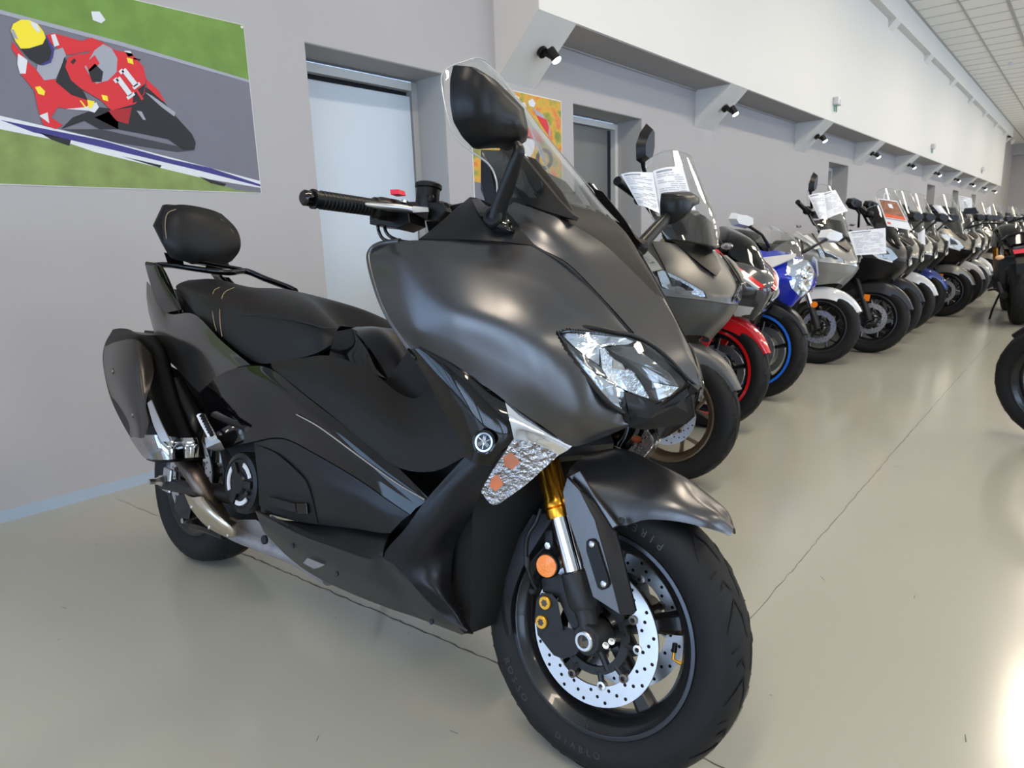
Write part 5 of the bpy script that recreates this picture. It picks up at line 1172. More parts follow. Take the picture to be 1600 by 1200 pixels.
    if style == 'adv':
        b = MB()
        P = crl([(1.42,-.183,.984),(1.525,-.19,.897),(1.575,-.185,.84),(1.60,-.15,.80),(1.66,-.06,.785)], 5); b.tube([p+np.array([.003,-.004,.003]) for p in P], .0035, PLAS2, 6); b.mirror_y(); b.obj('panel_gap', r)
        b = MB(); b.grid(cr([[(1.42,-.23,.958),(1.50,-.215,.905),(1.555,-.205,.860)],[(1.40,-.262,.945),(1.475,-.255,.885),(1.535,-.240,.845)]], 4) + np.array([.010,-.010,.010]), accent or body, .004); b.mirror_y(); b.obj('lamp_brow', r)
    # indicator pods and accent wings
    b = MB(); b.prism([(1.36,-.285,.99),(1.43,-.283,.955),(1.53,-.245,.895),(1.50,-.25,.885),(1.40,-.288,.93),(1.33,-.288,.965)], (0, .02, 0), accent or body, .003); b.mirror_y(); b.obj('cowl_wing', r, 30)
    b = MB(); b.sphere((1.36,-.275,1.03), .03, LENS, 12, (1.1, .6, .5)); b.sphere((1.36,-.272,1.03), .024, LAMPIN, 10, (1.1, .6, .45)); b.mirror_y(); b.obj('indicator', r)
    # leg shield, body sides
    b = MB(); b.grid(cr([[(1.35,-.255,.955),(1.42,-.272,.88),(1.44,-.27,.80),(1.42,-.25,.72),(1.36,-.22,.62)],[(1.22,-.27,.90),(1.26,-.285,.80),(1.26,-.285,.70),(1.24,-.265,.60),(1.20,-.23,.48)],[(1.12,-.25,.86),(1.13,-.26,.74),(1.12,-.265,.62),(1.08,-.26,.48),(1.02,-.23,.33)]], 4), side, .004); b.mirror_y(); b.obj('leg_shield', r)
    b = MB(); b.grid(cr([[(1.12,-.24,.50),(.95,-.22,.50),(.75,-.20,.60),(.55,-.21,.68),(.2,-.20,.74),(-.1,-.15,.82),(-.28,-.09,.86)],[(1.10,-.26,.40),(.92,-.26,.38),(.72,-.25,.45),(.52,-.245,.56),(.18,-.225,.64),(-.1,-.17,.74),(-.27,-.10,.82)],[(1.03,-.22,.28),(.88,-.22,.28),(.70,-.21,.32),(.50,-.20,.46),(.18,-.18,.54),(-.08,-.14,.66),(-.26,-.08,.78)]], 3), side, .004); b.mirror_y(); b.obj('side_panel', r)
    b = MB(); b.grid(cr(fullm([[(.80,-.12,.74),(.78,-.07,.78),(.78,0,.79)],[(.55,-.19,.74),(.52,-.13,.80),(.52,0,.815)],[(.25,-.19,.77),(.22,-.13,.83),(.22,0,.845)],[(.12,-.17,.80),(.08,-.12,.89),(.08,0,.90)],[(-.2,-.11,.86),(-.18,-.08,.91),(-.18,0,.92)]]), 3), LEATH, .02); b.obj('seat', r, 50)
    b = MB(); b.hull([(1.30,-.2,.9),(1.30,.2,.9),(1.52,-.1,.7),(1.52,.1,.7),(1.25,-.2,.35),(1.25,.2,.35),(1.0,-.2,.27),(1.0,.2,.27),(1.1,-.2,.8),(1.1,.2,.8)], DARK); b.hull([(1.0,-.18,.27),(1.0,.18,.27),(.3,-.14,.28),(.3,.14,.28),(.8,-.12,.74),(.8,.12,.74),(-.2,-.07,.8),(-.2,.07,.8),(.1,-.14,.5),(.1,.14,.5)], DARK); b.obj('frame', r)
    b = MB(); b.box((.18,.13,.33), (.5,.09,.22), CAST, ch=.03); b.tube([(.5,-.1,.26),(.3,-.16,.27),(.1,-.18,.33),(-.3,-.19,.42)], [.025,.03,.055,.06], MUFF, 12); b.obj('exhaust', r, 50)
    b = MB(); b.tube([(.55,.12,.3),(.52,.28,.02)], .012, CAST, 8); b.obj('side_stand', r)
    b = MB(); b.hull([(-.2,-.05,.84),(-.2,.05,.84),(-.36,-.06,.78),(-.36,.06,.78),(-.33,0,.72),(-.2,0,.74)], RED); b.obj('tail_light', r)
    # handlebar, turned with the steering
    pv = (1.26, 0); s_ = a
    def B(x, y, z): return rotz((x, y, z), pv, s_)
    b = MB(); b.tube([B(1.22,-.40,1.19), B(1.24,-.22,1.16), B(1.27,-.08,1.08), B(1.27,.08,1.08), B(1.24,.22,1.16), B(1.22,.40,1.19)], .011, CAST, 8); b.obj('handlebar', r, 60)
    for sg in (-1, 1):
        b = MB(); b.tube([B(1.235,sg*.26,1.165), B(1.22,sg*.385,1.19), B(1.219,sg*.40,1.193)], [.0175,.0175,.019], PLAS2, 12); b.obj('grip', r, 60)
        b = MB(); b.box(B(1.245,sg*.225,1.16), (.055,.06,.06), PLAS2, Matrix.Rotation(a, 3, 'Z'), .012); b.box(B(1.29,sg*.15,1.14), (.06,.07,.05), PLAS2, Matrix.Rotation(a, 3, 'Z'), .01); b.tube([B(1.27,sg*.19,1.15), B(1.285,sg*.25,1.15), B(1.27,sg*.37,1.165)], .006, PLAS2, 8); b.obj('brake_lever', r, 50)
        if style == 'adv' and sg > 0: continue
        m0 = B(1.27,sg*.21,1.18)
        if style == 'adv': m1 = B(1.27,sg*.30,1.27); mc = B(1.27,sg*.335,1.345)
        else: m0 = (1.36,sg*.20,1.02); m1 = (1.40,sg*.26,1.12); mc = (1.40,sg*.34,1.19)
        b = MB(); b.tube([m0, m1, tuple(.6*np.array(m1)+.4*np.array(mc))], [.010,.009,.012], PLAS2, 8); b.obj('mirror_stalk', r, 60)
        b = MB(); u = Vector(rotz((0,1,0), (0,0), a if style == 'adv' else 0)); 
        sh_ = [(-.055,-.05),(-.06,.0),(-.035,.075),(-.01,.085),(.03,.04),(.05,-.01),(.03,-.065),(-.02,-.07)] if style == 'adv' else [(-.085,-.02),(-.07,.03),(.0,.045),(.07,.03),(.085,-.01),(.04,-.045),(-.04,-.05)]
        fw = Vector((math.cos(a if style == 'adv' else 0), math.sin(a if style == 'adv' else 0), 0)); mc = Vector(mc)
        ps = [mc + u*(p_*sg) + Vector((0,0,q_)) for p_, q_ in sh_]
        b.hull([p for p in ps] + [mc + (p-mc)*.7 + fw*.035 for p in ps], PLAS2); mh = b.obj('mirror_housing', r, 40)
        b = MB(); b.prism([mc + (p-mc)*.9 - fw*.001 for p in ps], fw*-.002, CHROME); b.obj('mirror_glass', mh)
    # screen
    if screen == 'tall': wsr = [[(1.24,-.13,1.33),(1.275,-.075,1.385),(1.29,0,1.395)],[(1.30,-.165,1.22),(1.37,-.09,1.25),(1.395,0,1.255)],[(1.39,-.185,1.10),(1.46,-.10,1.12),(1.495,0,1.125)],[(1.46,-.13,1.00),(1.53,-.08,1.00),(1.565,0,.995)]]; zs = 1.15
    elif screen == 'dark': wsr = [[(1.29,-.09,1.18),(1.32,-.05,1.22),(1.335,0,1.23)],[(1.37,-.12,1.10),(1.42,-.07,1.115),(1.44,0,1.12)],[(1.46,-.11,1.0),(1.52,-.06,1.0),(1.54,0,1.0)],[(1.57,-.05,.91),(1.605,-.03,.905),(1.62,0,.90)]]; zs = 1.3
    else: wsr = [[(1.20,-.12,1.34),(1.225,-.07,1.40),(1.235,0,1.41)],[(1.29,-.15,1.22),(1.34,-.085,1.25),(1.36,0,1.255)],[(1.38,-.15,1.08),(1.45,-.085,1.10),(1.48,0,1.10)],[(1.50,-.09,.96),(1.54,-.05,.955),(1.57,0,.95)]]; zs = 1.1
    b = MB(); b.grid(cr(fullm(wsr), 4), SMOKE if screen == 'dark' else CLEAR, .003); so = b.obj('windscreen', r, 60)
    e = [wsr[3][0], wsr[2][0], wsr[1][0], wsr[0][0], wsr[0][1], wsr[0][2]]; e = e + [(p[0], -p[1], p[2]) for p in e[-2::-1]]
    b = MB(); b.tube(crl(e, 4), .0018, mat('acrylic_edge', (.35, .36, .36), .2), 5); b.obj('screen_edge', so)
    if screen != 'dark':
        b = MB(); lo = [[tuple(np.array(p)-np.array([.012, 0, .004])) for p in q_] for q_ in wsr[2:]]; lo[0] = [tuple(np.array(p)*[1, .9, 1] - np.array([0, 0, .01])) for p in lo[0]]
        b.grid(cr(fullm(lo), 3), PLAS2, .004); b.obj('screen_base', r, 50)
    return r, B

def world_of(r, p): return r.matrix_world @ Vector(p)
def sportbike(name, front, head, steer, label, cols, lean=10, nose='dual', group='parked sport motorcycles'):
    wb = 1.40; Rf = .30; c_main, c_lo, c_acc, c_fend, c_stripe, c_lamp = cols
    o, Rm = frame_m(front, Rf, wb, lean, head); r = empty('sport_motorcycle', o, label, 'motorcycle', group, rotm=Rm)
    fc, a = wheels(r, wb, Rf, .315, .12, .18, .216, .216, steer, RIMB, RIMB, c_stripe, False, 48, spw=.016)
    d = Vector((-math.sin(.42), 0, math.cos(.42))); forks(r, fc, a, .42, .60, .10, CAST, CHROME, .17, .03, .024)
    fd_ = fender(r, fc, a, Rf+.022, .078, 150, 28, c_fend, side=.6)
    for s in (-1, 1):
        b = MB(); P = [rotz(p, fc, a) for p in [(1.27,s*.112,.50),(1.40,s*.110,.62),(1.47,s*.100,.60),(1.42,s*.112,.50),(1.38,s*.115,.40),(1.355,s*.115,.36),(1.33,s*.115,.40)]]; b.prism(P, (0, -s*.008, 0), c_fend, .002); b.obj('fender_stay', r)
        b = MB()
        for z in (.42, .48): b.disc(rotz((1.37,s*.117,z), fc, a), (0, s, 0), .008, .004, PLAS2, 12)
        b.obj('stay_bolt', r)
        b = MB(); q = rotz((1.32, s*.085, .26), fc, a); b.box(q, (.06,.05,.12), CAST, Matrix.Rotation(a, 3, 'Z'), .01); b.obj('brake_caliper', r)
    b = MB(); dp = rotz(fc, fc, a); b.obj
    brake_disc(r, fc, (math.sin(a), -math.cos(a), 0), -.055, .15, .11, 0, 30, name='front_disc', bolts=0)
    # upper fairing
    up = [[(1.44,-.12,.90),(1.47,-.06,.915),(1.48,0,.915)],[(1.54,-.15,.83),(1.60,-.08,.86),(1.62,0,.865)],[(1.62,-.14,.755),(1.675,-.075,.765),(1.70,0,.775)],[(1.60,-.10,.69),(1.65,-.05,.685),(1.69,0,.68)],[(1.56,-.05,.63),(1.60,-.03,.61),(1.64,0,.60)]]
    b = MB(); b.grid(cr(fullm(up), 5), c_acc, .004); b.obj('nose_fairing', r, 50)
    sp = [[(1.44,-.12,.90),(1.30,-.20,.92),(1.12,-.24,.90)],[(1.54,-.152,.83),(1.40,-.235,.84),(1.18,-.27,.80)],[(1.62,-.142,.755),(1.47,-.245,.75),(1.20,-.27,.68)],[(1.60,-.102,.69),(1.44,-.21,.66),(1.18,-.25,.52)]]
    b = MB(); b.grid(cr(sp, 5), c_main, .004); b.mirror_y(); b.obj('side_fairing', r, 50)
    lo = [[(1.44,-.21,.66),(1.18,-.25,.52),(.85,-.24,.48)],[(1.36,-.20,.50),(1.15,-.24,.40),(.8,-.22,.36)],[(1.22,-.12,.30),(1.0,-.18,.20),(.72,-.16,.20)]]
    b = MB(); b.grid(cr(lo, 4), c_lo, .004); b.mirror_y(); b.obj('belly_fairing', r, 50)
    md = [[(1.20,-.265,.74),(1.0,-.25,.70),(.82,-.22,.62)],[(1.18,-.262,.60),(1.0,-.26,.55),(.84,-.24,.48)]]
    b = MB(); b.grid(cr(md, 4), c_main, .004); b.mirror_y(); b.obj('mid_fairing', r, 50)
    # screen
    sc_ = [[(1.27,-.11,1.00),(1.30,-.06,1.06),(1.31,0,1.075)],[(1.38,-.14,.955),(1.45,-.08,1.0),(1.475,0,1.01)],[(1.47,-.13,.895),(1.55,-.07,.915),(1.58,0,.92)],[(1.56,-.08,.84),(1.62,-.045,.845),(1.645,0,.845)]]
    b = MB(); b.grid(cr(fullm(sc_), 4), SMOKE if nose == 'dual' else CLEAR, .003); b.obj('windscreen', r, 60)
    if nose == 'dual':
        b = MB(); b.grid(cr(fullm([[tuple(np.array(p)-np.array([.01, 0, .012])) for p in q_] for q_ in sc_[1:]]), 3), GREYD, .003); b.obj('inner_screen', r)
        for dw, m_, th_ in ((.0, WHPL, .012), (.0, REDPL, .016)):
            q0 = [(1.42,-.135,.93),(1.55,-.125,.865),(1.655,-.06,.795),(1.69,-.02,.765)]; wd_ = .035 if m_ is WHPL else .02
            for s in (-1, 1):
                b = MB(); P = crl([(x+th_*.8, s*abs(y), z+th_*.5) for x, y, z in q0], 5); vs = []
                for i, p in enumerate(P): vs += [p + np.array([0, s*wd_, -.012]), p, p + np.array([-.004, s*wd_, -.022]), p - np.array([.004, 0, .010])]
                fs = [];
                for i in range(len(P)-1):
                    k = 4*i
                    for q1, q2 in ((0, 1), (1, 3), (3, 2), (2, 0)): fs.append((k+q1, k+q2, k+4+q2, k+4+q1))
                b.add(vs, fs, m_); b.obj('fairing_stripe', r)
        for s in (-1, 1):
            b = MB(); b.hull([(1.50,s*.20,.80),(1.60,s*.14,.80),(1.69,s*.05,.745),(1.68,s*.045,.70),(1.60,s*.13,.70),(1.50,s*.20,.73),(1.5,s*.1,.75)], LAMPIN if s > 0 else SMK); hl = b.obj('headlight', r, 30)
            if s < 0: b = MB(); n_ = (.7, -.7, .1); b.lathe([(.022, .0), (.036, .0), (.034, .012), (.022, .006)], CAST, 24, (1.592,-.157,.757), n_); b.lathe([(0, 0), (.022, 0), (0, .012)], LENS, 20, (1.592,-.157,.757), n_); b.obj('projector_lens', hl)
        b = MB(); b.hull([(1.62,-.09,.665),(1.68,-.0,.665),(1.62,.09,.665),(1.55,-.13,.67),(1.55,.13,.67),(1.56,-.05,.61),(1.56,.05,.61),(1.64,0,.615)], WHPL); b.obj('chin_duct', r, 30)
        b = MB(); Mx = Matrix.Translation((1.32,-.258,.875)) @ Matrix.Rotation(math.radians(-4), 4, 'Y') @ Matrix.Rotation(math.radians(20), 4, 'Z') @ Matrix.Rotation(math.radians(90), 4, 'X'); b.text('ETROMAS', .036, DARK, Matrix.Translation((1.41,-.247,.85)) @ Matrix.Rotation(math.radians(30), 4, 'Z') @ Matrix.Rotation(math.radians(18), 4, 'Y') @ Matrix.Rotation(math.radians(80), 4, 'X')); b.obj('fairing_lettering', r)
    else:
        b = MB(); lp = [(1.63,-.085,.86),(1.67,-.02,.87),(1.67,.02,.87),(1.63,.085,.86),(1.655,.10,.79),(1.68,.06,.70),(1.70,0,.655),(1.68,-.06,.70),(1.655,-.10,.79)]
        b.hull(lp + [(1.712,0,.77),(1.70,-.05,.80),(1.70,.05,.80),(1.70,0,.84),(1.5,0,.75)], LAMPF); hl = b.obj('headlight', r, 50)
        b = MB(); b.lathe([(0, 0), (.03, .002), (.036, .016), (.03, .018), (0, .006)], CHROME, 20, (1.70,0,.725), (1, 0, .05)); b.lathe([(0, 0), (.034, .002), (.042, .02), (.034, .022), (0, .006)], CHROME, 20, (1.695,0,.80), (1, 0, .1)); b.obj('lamp_bowl', hl)
        for s in (-1, 1):
            b = MB(); b.prism([(1.60,s*.17,.80),(1.68,s*.075,.88),(1.66,s*.06,.90),(1.52,s*.175,.86)], (-.01, 0, -.01), WHPL, .001); b.obj('white_panel', r)
            b = MB(); P = crl([(1.22,s*.262,.88),(1.36,s*.25,.83),(1.50,s*.205,.775),(1.585,s*.15,.73)], 5); vs = []
            for i, p in enumerate(P): w_ = .030*(1-i/(len(P)-1)*.6); vs += [p + np.array([.004, s*.006, w_]), p + np.array([.002, s*.008, -w_])]
            b.add(vs, [(2*i, 2*i+1, 2*i+3, 2*i+2) for i in range(len(P)-1)], WHPL); b.tube(P - np.array([0, -s*.008, .03]), .003, REDPL, 5); b.obj('fairing_stripe', r)
    # tank, seat, tail
    tk = [[(1.22,-.06,.93),(1.22,-.04,.96),(1.21,0,.97)],[(1.08,-.16,.86),(1.06,-.10,1.02),(1.05,0,1.05)],[(.86,-.16,.82),(.84,-.10,1.0),(.84,0,1.03)],[(.70,-.10,.80),(.70,-.06,.84),(.70,0,.85)]]
    b = MB(); b.grid(cr(fullm(tk), 5), PLAS2 if nose != 'dual' else GREYD, .004); b.obj('fuel_tank', r, 50)
    b = MB(); b.grid(cr(fullm([[(.72,-.12,.80),(.7,-.08,.83),(.7,0,.84)],[(.45,-.14,.79),(.45,-.08,.81),(.45,0,.815)],[(.28,-.12,.88),(.28,-.08,.92),(.28,0,.93)],[(.0,-.08,.96),(.0,-.05,.98),(.0,0,.985)]]), 3), LEATH, .015); b.obj('seat', r, 50)
    b = MB(); b.hull([(.5,-.12,.78),(.5,.12,.78),(-.22,-.05,.96),(-.22,.05,.96),(-.05,-.06,.86),(-.05,.06,.86),(.2,-.1,.76),(.2,.1,.76)], c_main); b.obj('tail_fairing', r, 30)
    b = MB(); b.hull([(1.3,-.13,.85),(1.3,.13,.85),(1.45,-.08,.62),(1.45,.08,.62),(1.15,-.14,.35),(1.15,.14,.35),(.5,-.12,.3),(.5,.12,.3),(.5,-.1,.78),(.5,.1,.78),(1.1,-.14,.9),(1.1,.14,.9)], DARK); b.tube([(.55,-.1,.38),(.0,-.12,.315)], .035, CAST, 10); b.tube([(.55,.1,.38),(.0,.12,.315)], .035, CAST, 10); b.obj('frame', r, 30)
    b = MB(); b.tube([(.6,-.12,.25),(.3,-.17,.30),(-.1,-.2,.48)], [.03,.05,.055], TITAN, 12); b.obj('exhaust', r, 50)
    b = MB(); b.tube([(.65,.14,.25),(.6,.34,.03)], .012, CAST, 8); b.obj('side_stand', r)
    pv = (1.17, 0)
    def B(x, y, z): return rotz((x, y, z), pv, a)
    for s in (-1, 1):
        b = MB(); b.tube([B(1.18,s*.10,.92), B(1.15,s*.22,.94), B(1.10,s*.34,.93)], [.012,.016,.017], PLAS2, 10); b.obj('handlebar_grip', r, 50)
        if nose == 'dual' and s > 0: continue
        b = MB(); b.tube([(1.48,s*.12,.93),(1.50,s*.2,.99),(1.47,s*.28,1.03)], [.012,.008,.010], PLAS2, 8); b.obj('mirror_stalk', r, 50)
        b = MB(); mc = Vector((1.45, s*.32, 1.055)); ps = [mc + Vector((-.01, s*p_, q_)) for p_, q_ in ((-.085,-.02),(-.07,.03),(.0,.045),(.07,.035),(.085,0),(.05,-.035),(-.04,-.04))]
        b.hull(ps + [mc + (p-mc)*.7 + Vector((.045, 0, 0)) for p in ps], PLAS2 if nose == 'dual' else WHPL); mh = b.obj('mirror_housing', r, 40)
        b = MB(); b.prism([mc + (p-mc)*.88 - Vector((.0105, 0, 0)) for p in ps], (-.002, 0, 0), CHROME); b.obj('mirror_glass', mh)
    return r
GREYD = mat('dark_grey_gloss', (.05, .05, .052), .18, coat=.8)
SMK = mat('smoked_lamp_cover', (.03, .03, .032), .08, coat=1)
LAMPF = mat('faceted_headlamp', (.5, .55, .62), .12, .85, coat=1, bump=.9, bscale=45)
SIDED = mat('body_black_panel', (.012, .012, .013), .3)

sc2, B2 = scooter('scooter', (1.90, 2.56), -25, 27, 'dark grey adventure scooter with bronze rims and a tall clear screen, behind the foreground scooter', DGREY2 if 'DGREY2' in globals() else mat('graphite_paint', (.12, .118, .112), .36, .55), SIDED, mat('pale_metal_trim', (.5, .48, .44), .25, .7), BRONZE, BRONZE, lower=mat('graphite_paint2', (.10, .10, .10), .34, .5))
apr = sportbike('sport', (1.70, 3.43), -30, 28, 'red, white and black sport motorcycle with a red front fender and dark smoked screen', (WHPL, GREYD, GREYD, REDPL, REDPL, None))
suz = sportbike('sport', (1.65, 4.22), -35, 30, 'blue and white sport motorcycle with blue rim stripes and a stacked headlight', (BLUEPL, SIDED, BLUEPL, SIDED, mat('blue_stripe', (.02, .16, .75), .3), None), nose='stack')
sil, B3 = scooter('scooter', (1.63, 5.60), -28, 28, 'silver grey adventure scooter with white front fender and a price sheet on its bars', SILV, SILV, WHPL, RIMB, RIME, lower=mat('silver_lower', (.3, .3, .29), .3, .4), fend=WHPL)
dk, B4 = scooter('scooter', (1.84, 6.30), -32, 30, 'dark grey sport scooter with a wide price sheet and a hanging card with orange picture', DGREY, DGREY, None, RIMB, RIME, 'dark', style='sleek')
row = [((1.80, 7.05), 'bronze-grey scooter mostly hidden between dark grey and white-fendered scooters', TAUPE, TAUPE, DGREY, 'clear'), ((1.80, 7.75), 'pale silver scooter with white front fender beside the blue-fendered scooter', SILV, SIDED, WHPL, 'clear'),
       ((1.77, 8.61), 'scooter with blue front fender and grey front cowl', TAUPE, NAVY, NAVY, 'clear'), ((1.94, 9.28), 'taupe grey scooter with a white sheet clipped over its screen', TAUPE, SIDED, TAUPE, 'clear'),
       ((1.93, 10.3), 'grey scooter with pale front fender, just before the scooter with the upright sheet', SILV, SIDED, GREYP, 'clear'), ((1.92, 11.1), 'grey scooter with a white sheet pinned upright above its screen', TAUPE, SIDED, SILV, 'clear')]
rs = []
for i, (fr_, lab, bo, si, fe, scn) in enumerate(row):
    q, _ = scooter('scooter', fr_, -34-i, 32, lab, bo, si, None, RIMB, RIME, scn, fe, 'sleek', lite=True); rs.append(q)
def copy_tree(o, parent=None):
    c = o.copy(); COL.objects.link(c)
    if parent: c.parent = parent
    for ch in list(o.children): copy_tree(ch, c)
    return c
fl = ['pale scooter in the far row just beyond the scooter with upright white sheet', 'far scooter in the row, second past the upright white sheet', 'far scooter in the row, third past the upright white sheet', 'far scooter in the row, fourth past the upright white sheet', 'distant scooter in the row, fifth past the upright white sheet', 'distant scooter in the row, sixth past the upright white sheet', 'distant scooter in the row, seventh past the upright white sheet', 'distant scooter in the row, fourth from the far end', 'distant scooter in the row, third from the far end', 'distant scooter in the row, next to last at the far end', 'most distant scooter at the far end of the row']
for i in range(11):
    src = rs[[1, 3, 0, 4, 5, 2][i % 6]]; c = copy_tree(src); y = 12.1 + i*1.25
    fr0 = row[[1, 3, 0, 4, 5, 2][i % 6]][0]
    c.location = src.location + Vector((1.85-fr0[0] + .05*(i % 3), y-fr0[1], 0)); c['label'] = fl[i]; c['group'] = 'distant scooters along the grey wall'
# price sheets
bpy.context.view_layer.update()
def sheet_thing(r, p, w, h, yaw, pitch, roll, label, **k):
    W_ = world_of(r, p); o = sheet('price_sheet' if not k.get('photo') else 'advert_card', (0, 0, 0), w, h, yaw, pitch, roll, WHITEP, None, **k); o.location = W_
    tag(o, label, 'paper sheet' if not k.get('photo') else 'card', 'price sheets hung on the scooters'); return o
D = math.radians
def plane_pt(px, py, o, n):
    d = ray(px, py); o = np.array(o, float); n = np.array(n, float); t = ((o-CAM)@n)/(d@n); return CAM + d*t
def sheet4(name, px4, depth_y, label, cat='paper sheet', lines=True, photo=False, curl=.012, tilt=(0, 0), seed=1, nrm=(.35, -1, .15), through=None, sleeve=False):
    """a sheet hanging near distance y=depth_y in the hall, facing the aisle; px4 = top left, top right, bottom right, bottom left"""
    o = through if through is not None else onplane(px4[0][0], px4[0][1], 1, depth_y)
    P = [Vector(plane_pt(x, y, o, nrm)) for x, y in px4]; N = Vector(nrm).normalized()
    def Q(u, v, off=0): 
        p = (P[0]*(1-u)+P[1]*u)*(1-v) + (P[3]*(1-u)+P[2]*u)*v
        return p + N*(off + curl*math.sin(u*PI*1.3+.4)*(1+v*.5) + curl*.4*math.sin(v*4+u*2))
    b = MB(); b.grid([[tuple(Q(u/10, v/8)) for u in range(11)] for v in range(9)], WHITEP, .0008); ob = b.obj(name, None, 60)
    t = MB()
    def strip(u0, u1, v0, v1, mm, off=.0022):
        n = 6; vs = []
        for i in range(n+1): u = u0+(u1-u0)*i/n; vs += [Q(u, v0, off), Q(u, v1, off)]
        t.add(vs, [(2*i, 2*i+2, 2*i+3, 2*i+1) for i in range(n)], mm)
    random.seed(seed)
    if lines:
        strip(.08, .6, .05, .09, INK); v = .14
        while v < .93:
            u = .07
            while u < .85:
                l = random.uniform(.1, .35); 
                if random.random() < .7: strip(u, min(.93, u+l), v, v+.012, INK)
                u += l+.04
            v += .05
    if photo:
        strip(.05, .95, .04, .55, mat('print_orange_photo', (.30, .13, .07), .6, var=.9, vscale=40)); strip(.05, .95, .55, .67, mat('print_orange_band', (.75, .13, .04), .6)); strip(.05, .95, .70, .73, INK); strip(.4, .6, .15, .3, WHITEP, .003); strip(.05, .18, .84, .92, mat('print_orange_band', (.75, .13, .04), .6))
    t.obj('printed_picture' if photo else 'printed_text', ob)
    tag(ob, label, cat); return ob, Q
sheet4('price_sheet', [(970,273),(1020,268),(1031,331),(998,322)], 2.20, 'white price sheet in a sleeve draped beside the grip of the bronze-rimmed scooter', seed=3, nrm=(.5, -1, .3))
ob_, Q_ = sheet4('price_sheet', [(1020,268),(1067,258),(1089,325),(1031,331)], 2.46, 'white price sheet behind the tall clear screen of the bronze-rimmed scooter', seed=4, nrm=(.8, -1, .4))
ob_, Q_ = sheet4('price_sheet', [(1262,306),(1288,300),(1294,342),(1280,343)], 5.1, 'small white sheet folded over the right grip of the silver scooter', seed=5, nrm=(.5, -1, .3))
sheet4('price_sheet', [(1284,303),(1306,296),(1327,328),(1292,342)], 5.2, 'white price sheet behind the clear screen of the silver scooter', seed=6, nrm=(.8, -1, .4))
sheet4('price_sheet', [(1324,362),(1384,356),(1386,396),(1337,399)], 5.5, 'wide white price sheet hanging in front of the dark grey sport scooter', seed=7, nrm=(.7, -1, .05), curl=.006)
ob_, Q_ = sheet4('advert_card', [(1371,310),(1402,314),(1426,360),(1386,353)], 6.2, 'white card with an orange picture and hook hanging above the dark grey sport scooter', 'card', False, True, .004, nrm=(.7, -1, .1))
b = MB(); p0 = Vector(plane_pt(1381,311,onplane(1371,310,1,6.2),(.7,-1,.1))); ex = (Vector(plane_pt(1392,313,onplane(1371,310,1,6.2),(.7,-1,.1)))-p0).normalized()
b.tube([p0 + ex*(.022-.022*math.cos(t)) + Vector((0, 0, .03+.02*math.sin(t) if t > 0 else 0)) for t in (0, .01, .5, 1.1, 1.6, 2.1, 2.7)], .004, WHITEP, 6); b.obj('card_hook', ob_)
sheet4('price_sheet', [(1456,321),(1471,321),(1490,344),(1472,340)], 8.8, 'white price sheet clipped on top of the taupe grey scooter', seed=8, nrm=(.8, -1, .2))
sheet4('price_sheet', [(1497,306),(1519,310),(1521,333),(1500,330)], 10.9, 'upright white sheet with a brown peg standing above the row of scooters', seed=9, nrm=(.7, -1, .1))
sheet4('price_sheet', [(1433,365),(1446,357),(1448,382),(1434,383)], 7.5, 'white price sheet low on the front of the pale silver scooter', seed=10, nrm=(.8, -1, .1))
sheet4('price_sheet', [(1499,355),(1515,359),(1504,384),(1502,384)], 9.9, 'folded white sheet on the nose of the scooter under the upright sheet', seed=11, nrm=(.8, -1, .1))
sheet4('price_sheet', [(1540,327),(1548,322),(1553,350),(1543,350)], 12.0, 'grey shaded sheet on a screen just left of the black naked motorcycle', seed=12, nrm=(.8, -1, .1))
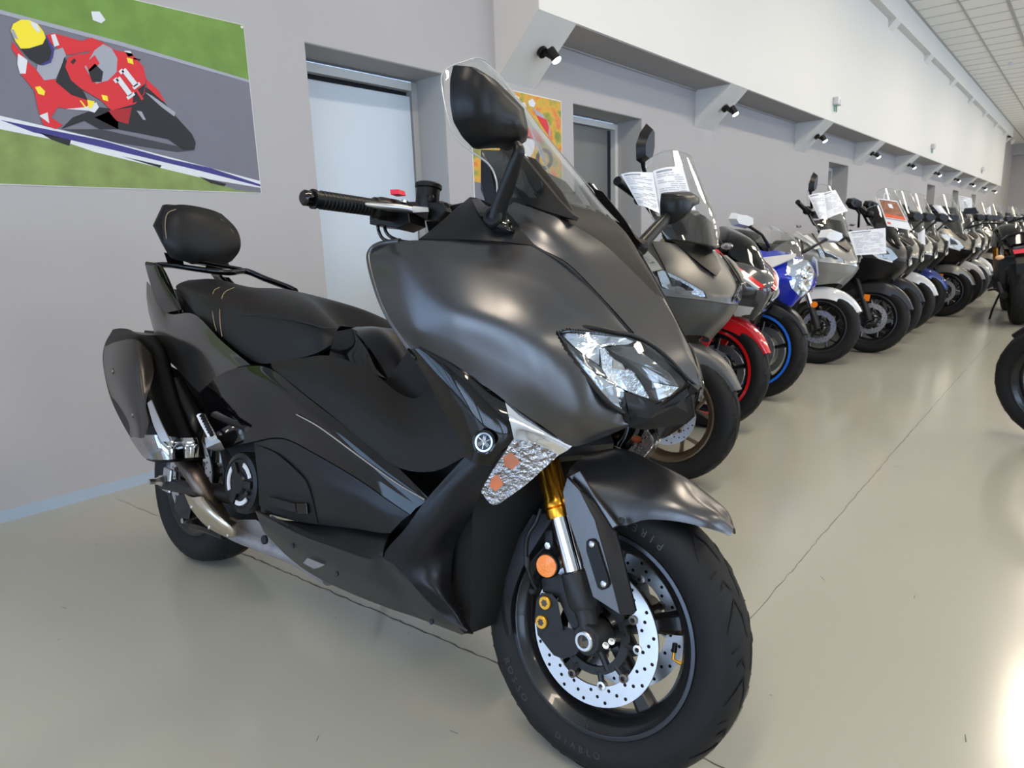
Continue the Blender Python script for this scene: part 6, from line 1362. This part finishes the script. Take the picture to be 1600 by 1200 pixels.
# naked motorcycle seen from behind, and the one whose front tyre enters at the right edge
def naked(front_or_rear, head, lean, label, steer=0):
    wb = 1.43; Rm = Matrix.Rotation(D(head), 3, 'Z') @ Matrix.Rotation(D(-lean), 3, 'X'); r = empty('naked_motorcycle', front_or_rear, label, 'motorcycle', None, rotm=Rm)
    fc, a = wheels(r, wb, .30, .315, .12, .19, .216, .216, steer, RIMB, RIMB, None, False, 48)
    t0 = [c_ for c_ in r.children if c_.name.startswith('rear_tyre')][0]; bpy.data.objects.remove(t0)
    tyre(r, (0, 0, .315), (0, -1, 0), .315, .19, .216, 60, 1, name='rear_tyre', reps=16)
    forks(r, fc, a, .42, .62, .10, CAST, GOLD, .2, .028, .025); fender(r, fc, a, .32, .07, 140, 40, SIDED, side=.3)
    b = MB(); b.grid(cr(fullm([[(1.15,-.10,.85),(1.13,-.07,.95),(1.12,0,.98)],[(.95,-.16,.82),(.95,-.11,1.0),(.95,0,1.03)],[(.75,-.14,.80),(.75,-.09,.94),(.75,0,.96)],[(.62,-.09,.78),(.62,-.05,.83),(.62,0,.84)]]), 4), GLOSS, .004); b.obj('fuel_tank', r, 50)
    b = MB(); b.grid(cr(fullm([[(.68,-.10,.80),(.66,-.06,.83),(.66,0,.84)],[(.40,-.13,.80),(.40,-.09,.83),(.40,0,.835)],[(.18,-.12,.86),(.18,-.08,.90),(.18,0,.91)],[(-.15,-.09,.90),(-.15,-.06,.93),(-.15,0,.935)]]), 3), LEATH, .015); b.obj('seat', r, 50)
    b = MB(); b.hull([(.4,-.13,.80),(.4,.13,.80),(-.25,-.11,.90),(-.25,.11,.90),(-.28,-.08,.84),(-.28,.08,.84),(-.2,-.07,.72),(-.2,.07,.72),(.3,-.1,.68),(.3,.1,.68),(-.25,0,.93)], GLOSS); b.obj('tail_fairing', r, 30)
    b = MB(); b.box((-.295,0,.80), (.02,.11,.03), GREYD, ch=.004); b.hull([(-.30,-.06,.79),(-.30,.06,.79),(-.31,-.05,.745),(-.31,.05,.745),(-.27,0,.77)], RED); b.obj('tail_light', r)
    b = MB(); b.hull([(-.27,-.05,.74),(-.27,.05,.74),(-.42,-.03,.60),(-.42,.03,.60),(-.40,0,.58),(-.25,0,.70)], PLAS2); b.box((-.43,0,.60), (.006,.10,.10), PLAS2); b.obj('plate_bracket', r)
    for s in (-1, 1):
        b = MB(); b.tube([(-.30,s*.04,.72),(-.31,s*.14,.73)], .008, PLAS2, 8); b.sphere((-.32,s*.17,.73), .03, mat('pale_amber_lens', (.8, .45, .22), .2, coat=1), 12, (.7, 1.3, .8)); b.obj('indicator', r)
        b = MB(); b.tube([(1.15,s*.03,1.05),(1.10,s*.2,1.08),(1.02,s*.38,1.06)], [.012,.013,.018], PLAS2, 10); b.obj('handlebar_grip', r, 50)
        b = MB(); b.tube([(1.10,s*.25,1.09),(1.12,s*.30,1.20)], .007, PLAS2, 8); b.hull([(1.12,s*.24,1.20),(1.12,s*.40,1.22),(1.12,s*.38,1.29),(1.12,s*.27,1.28),(1.16,s*.32,1.25)], PLAS2); b.obj('mirror', r)
    b = MB(); b.lathe([(0, 0), (.08, 0), (.09, -.06), (.04, -.12), (0, -.12)], CHROME, 20, (1.35,0,.90), (1, 0, -.1)); b.obj('headlight', r)
    b = MB(); b.hull([(.4,-.13,.3),(.4,.13,.3),(1.05,-.15,.3),(1.05,.15,.3),(1.1,-.13,.65),(1.1,.13,.65),(.45,-.12,.72),(.45,.12,.72),(.7,0,.22)], CAST); b.tube([(.5,-.12,.4),(0,-.13,.315)], .035, CAST, 8); b.tube([(.5,.12,.4),(0,.13,.315)], .035, CAST, 8); b.obj('engine', r, 30)
    b = MB(); b.tube([(1.0,-.1,.25),(.6,-.12,.2),(.3,-.17,.3),(-.1,-.2,.45)], [.025,.03,.05,.055], MUFF, 12); b.obj('exhaust', r, 50)
    b = MB(); b.tube([(.55,.13,.28),(.45,.21,.12),(.42,.25,.0)], .012, PLAS2, 8); b.tube([(.42,.25,.005),(.36,.35,.03)], .01, PLAS2, 6); b.obj('side_stand', r)
    b = MB(); b.tube([(.45,-.12,.36),(.44,-.24,.35)], .012, CAST, 8); b.tube([(.45,.12,.36),(.44,.24,.35)], .012, CAST, 8); b.obj('footpeg', r)
    return r
naked(Vector((2.72, 8.77, .001)), 99, 8, 'black naked motorcycle seen from behind with red tail light, at the right edge')
Rq = D(172); rr_ = Vector((3.19, 3.97, .001)) - Vector((1.43*math.cos(Rq), 1.43*math.sin(Rq), 0))
naked(rr_, 172, 9, 'motorcycle whose black front tyre shows at the right edge, nearest on that side', -12)
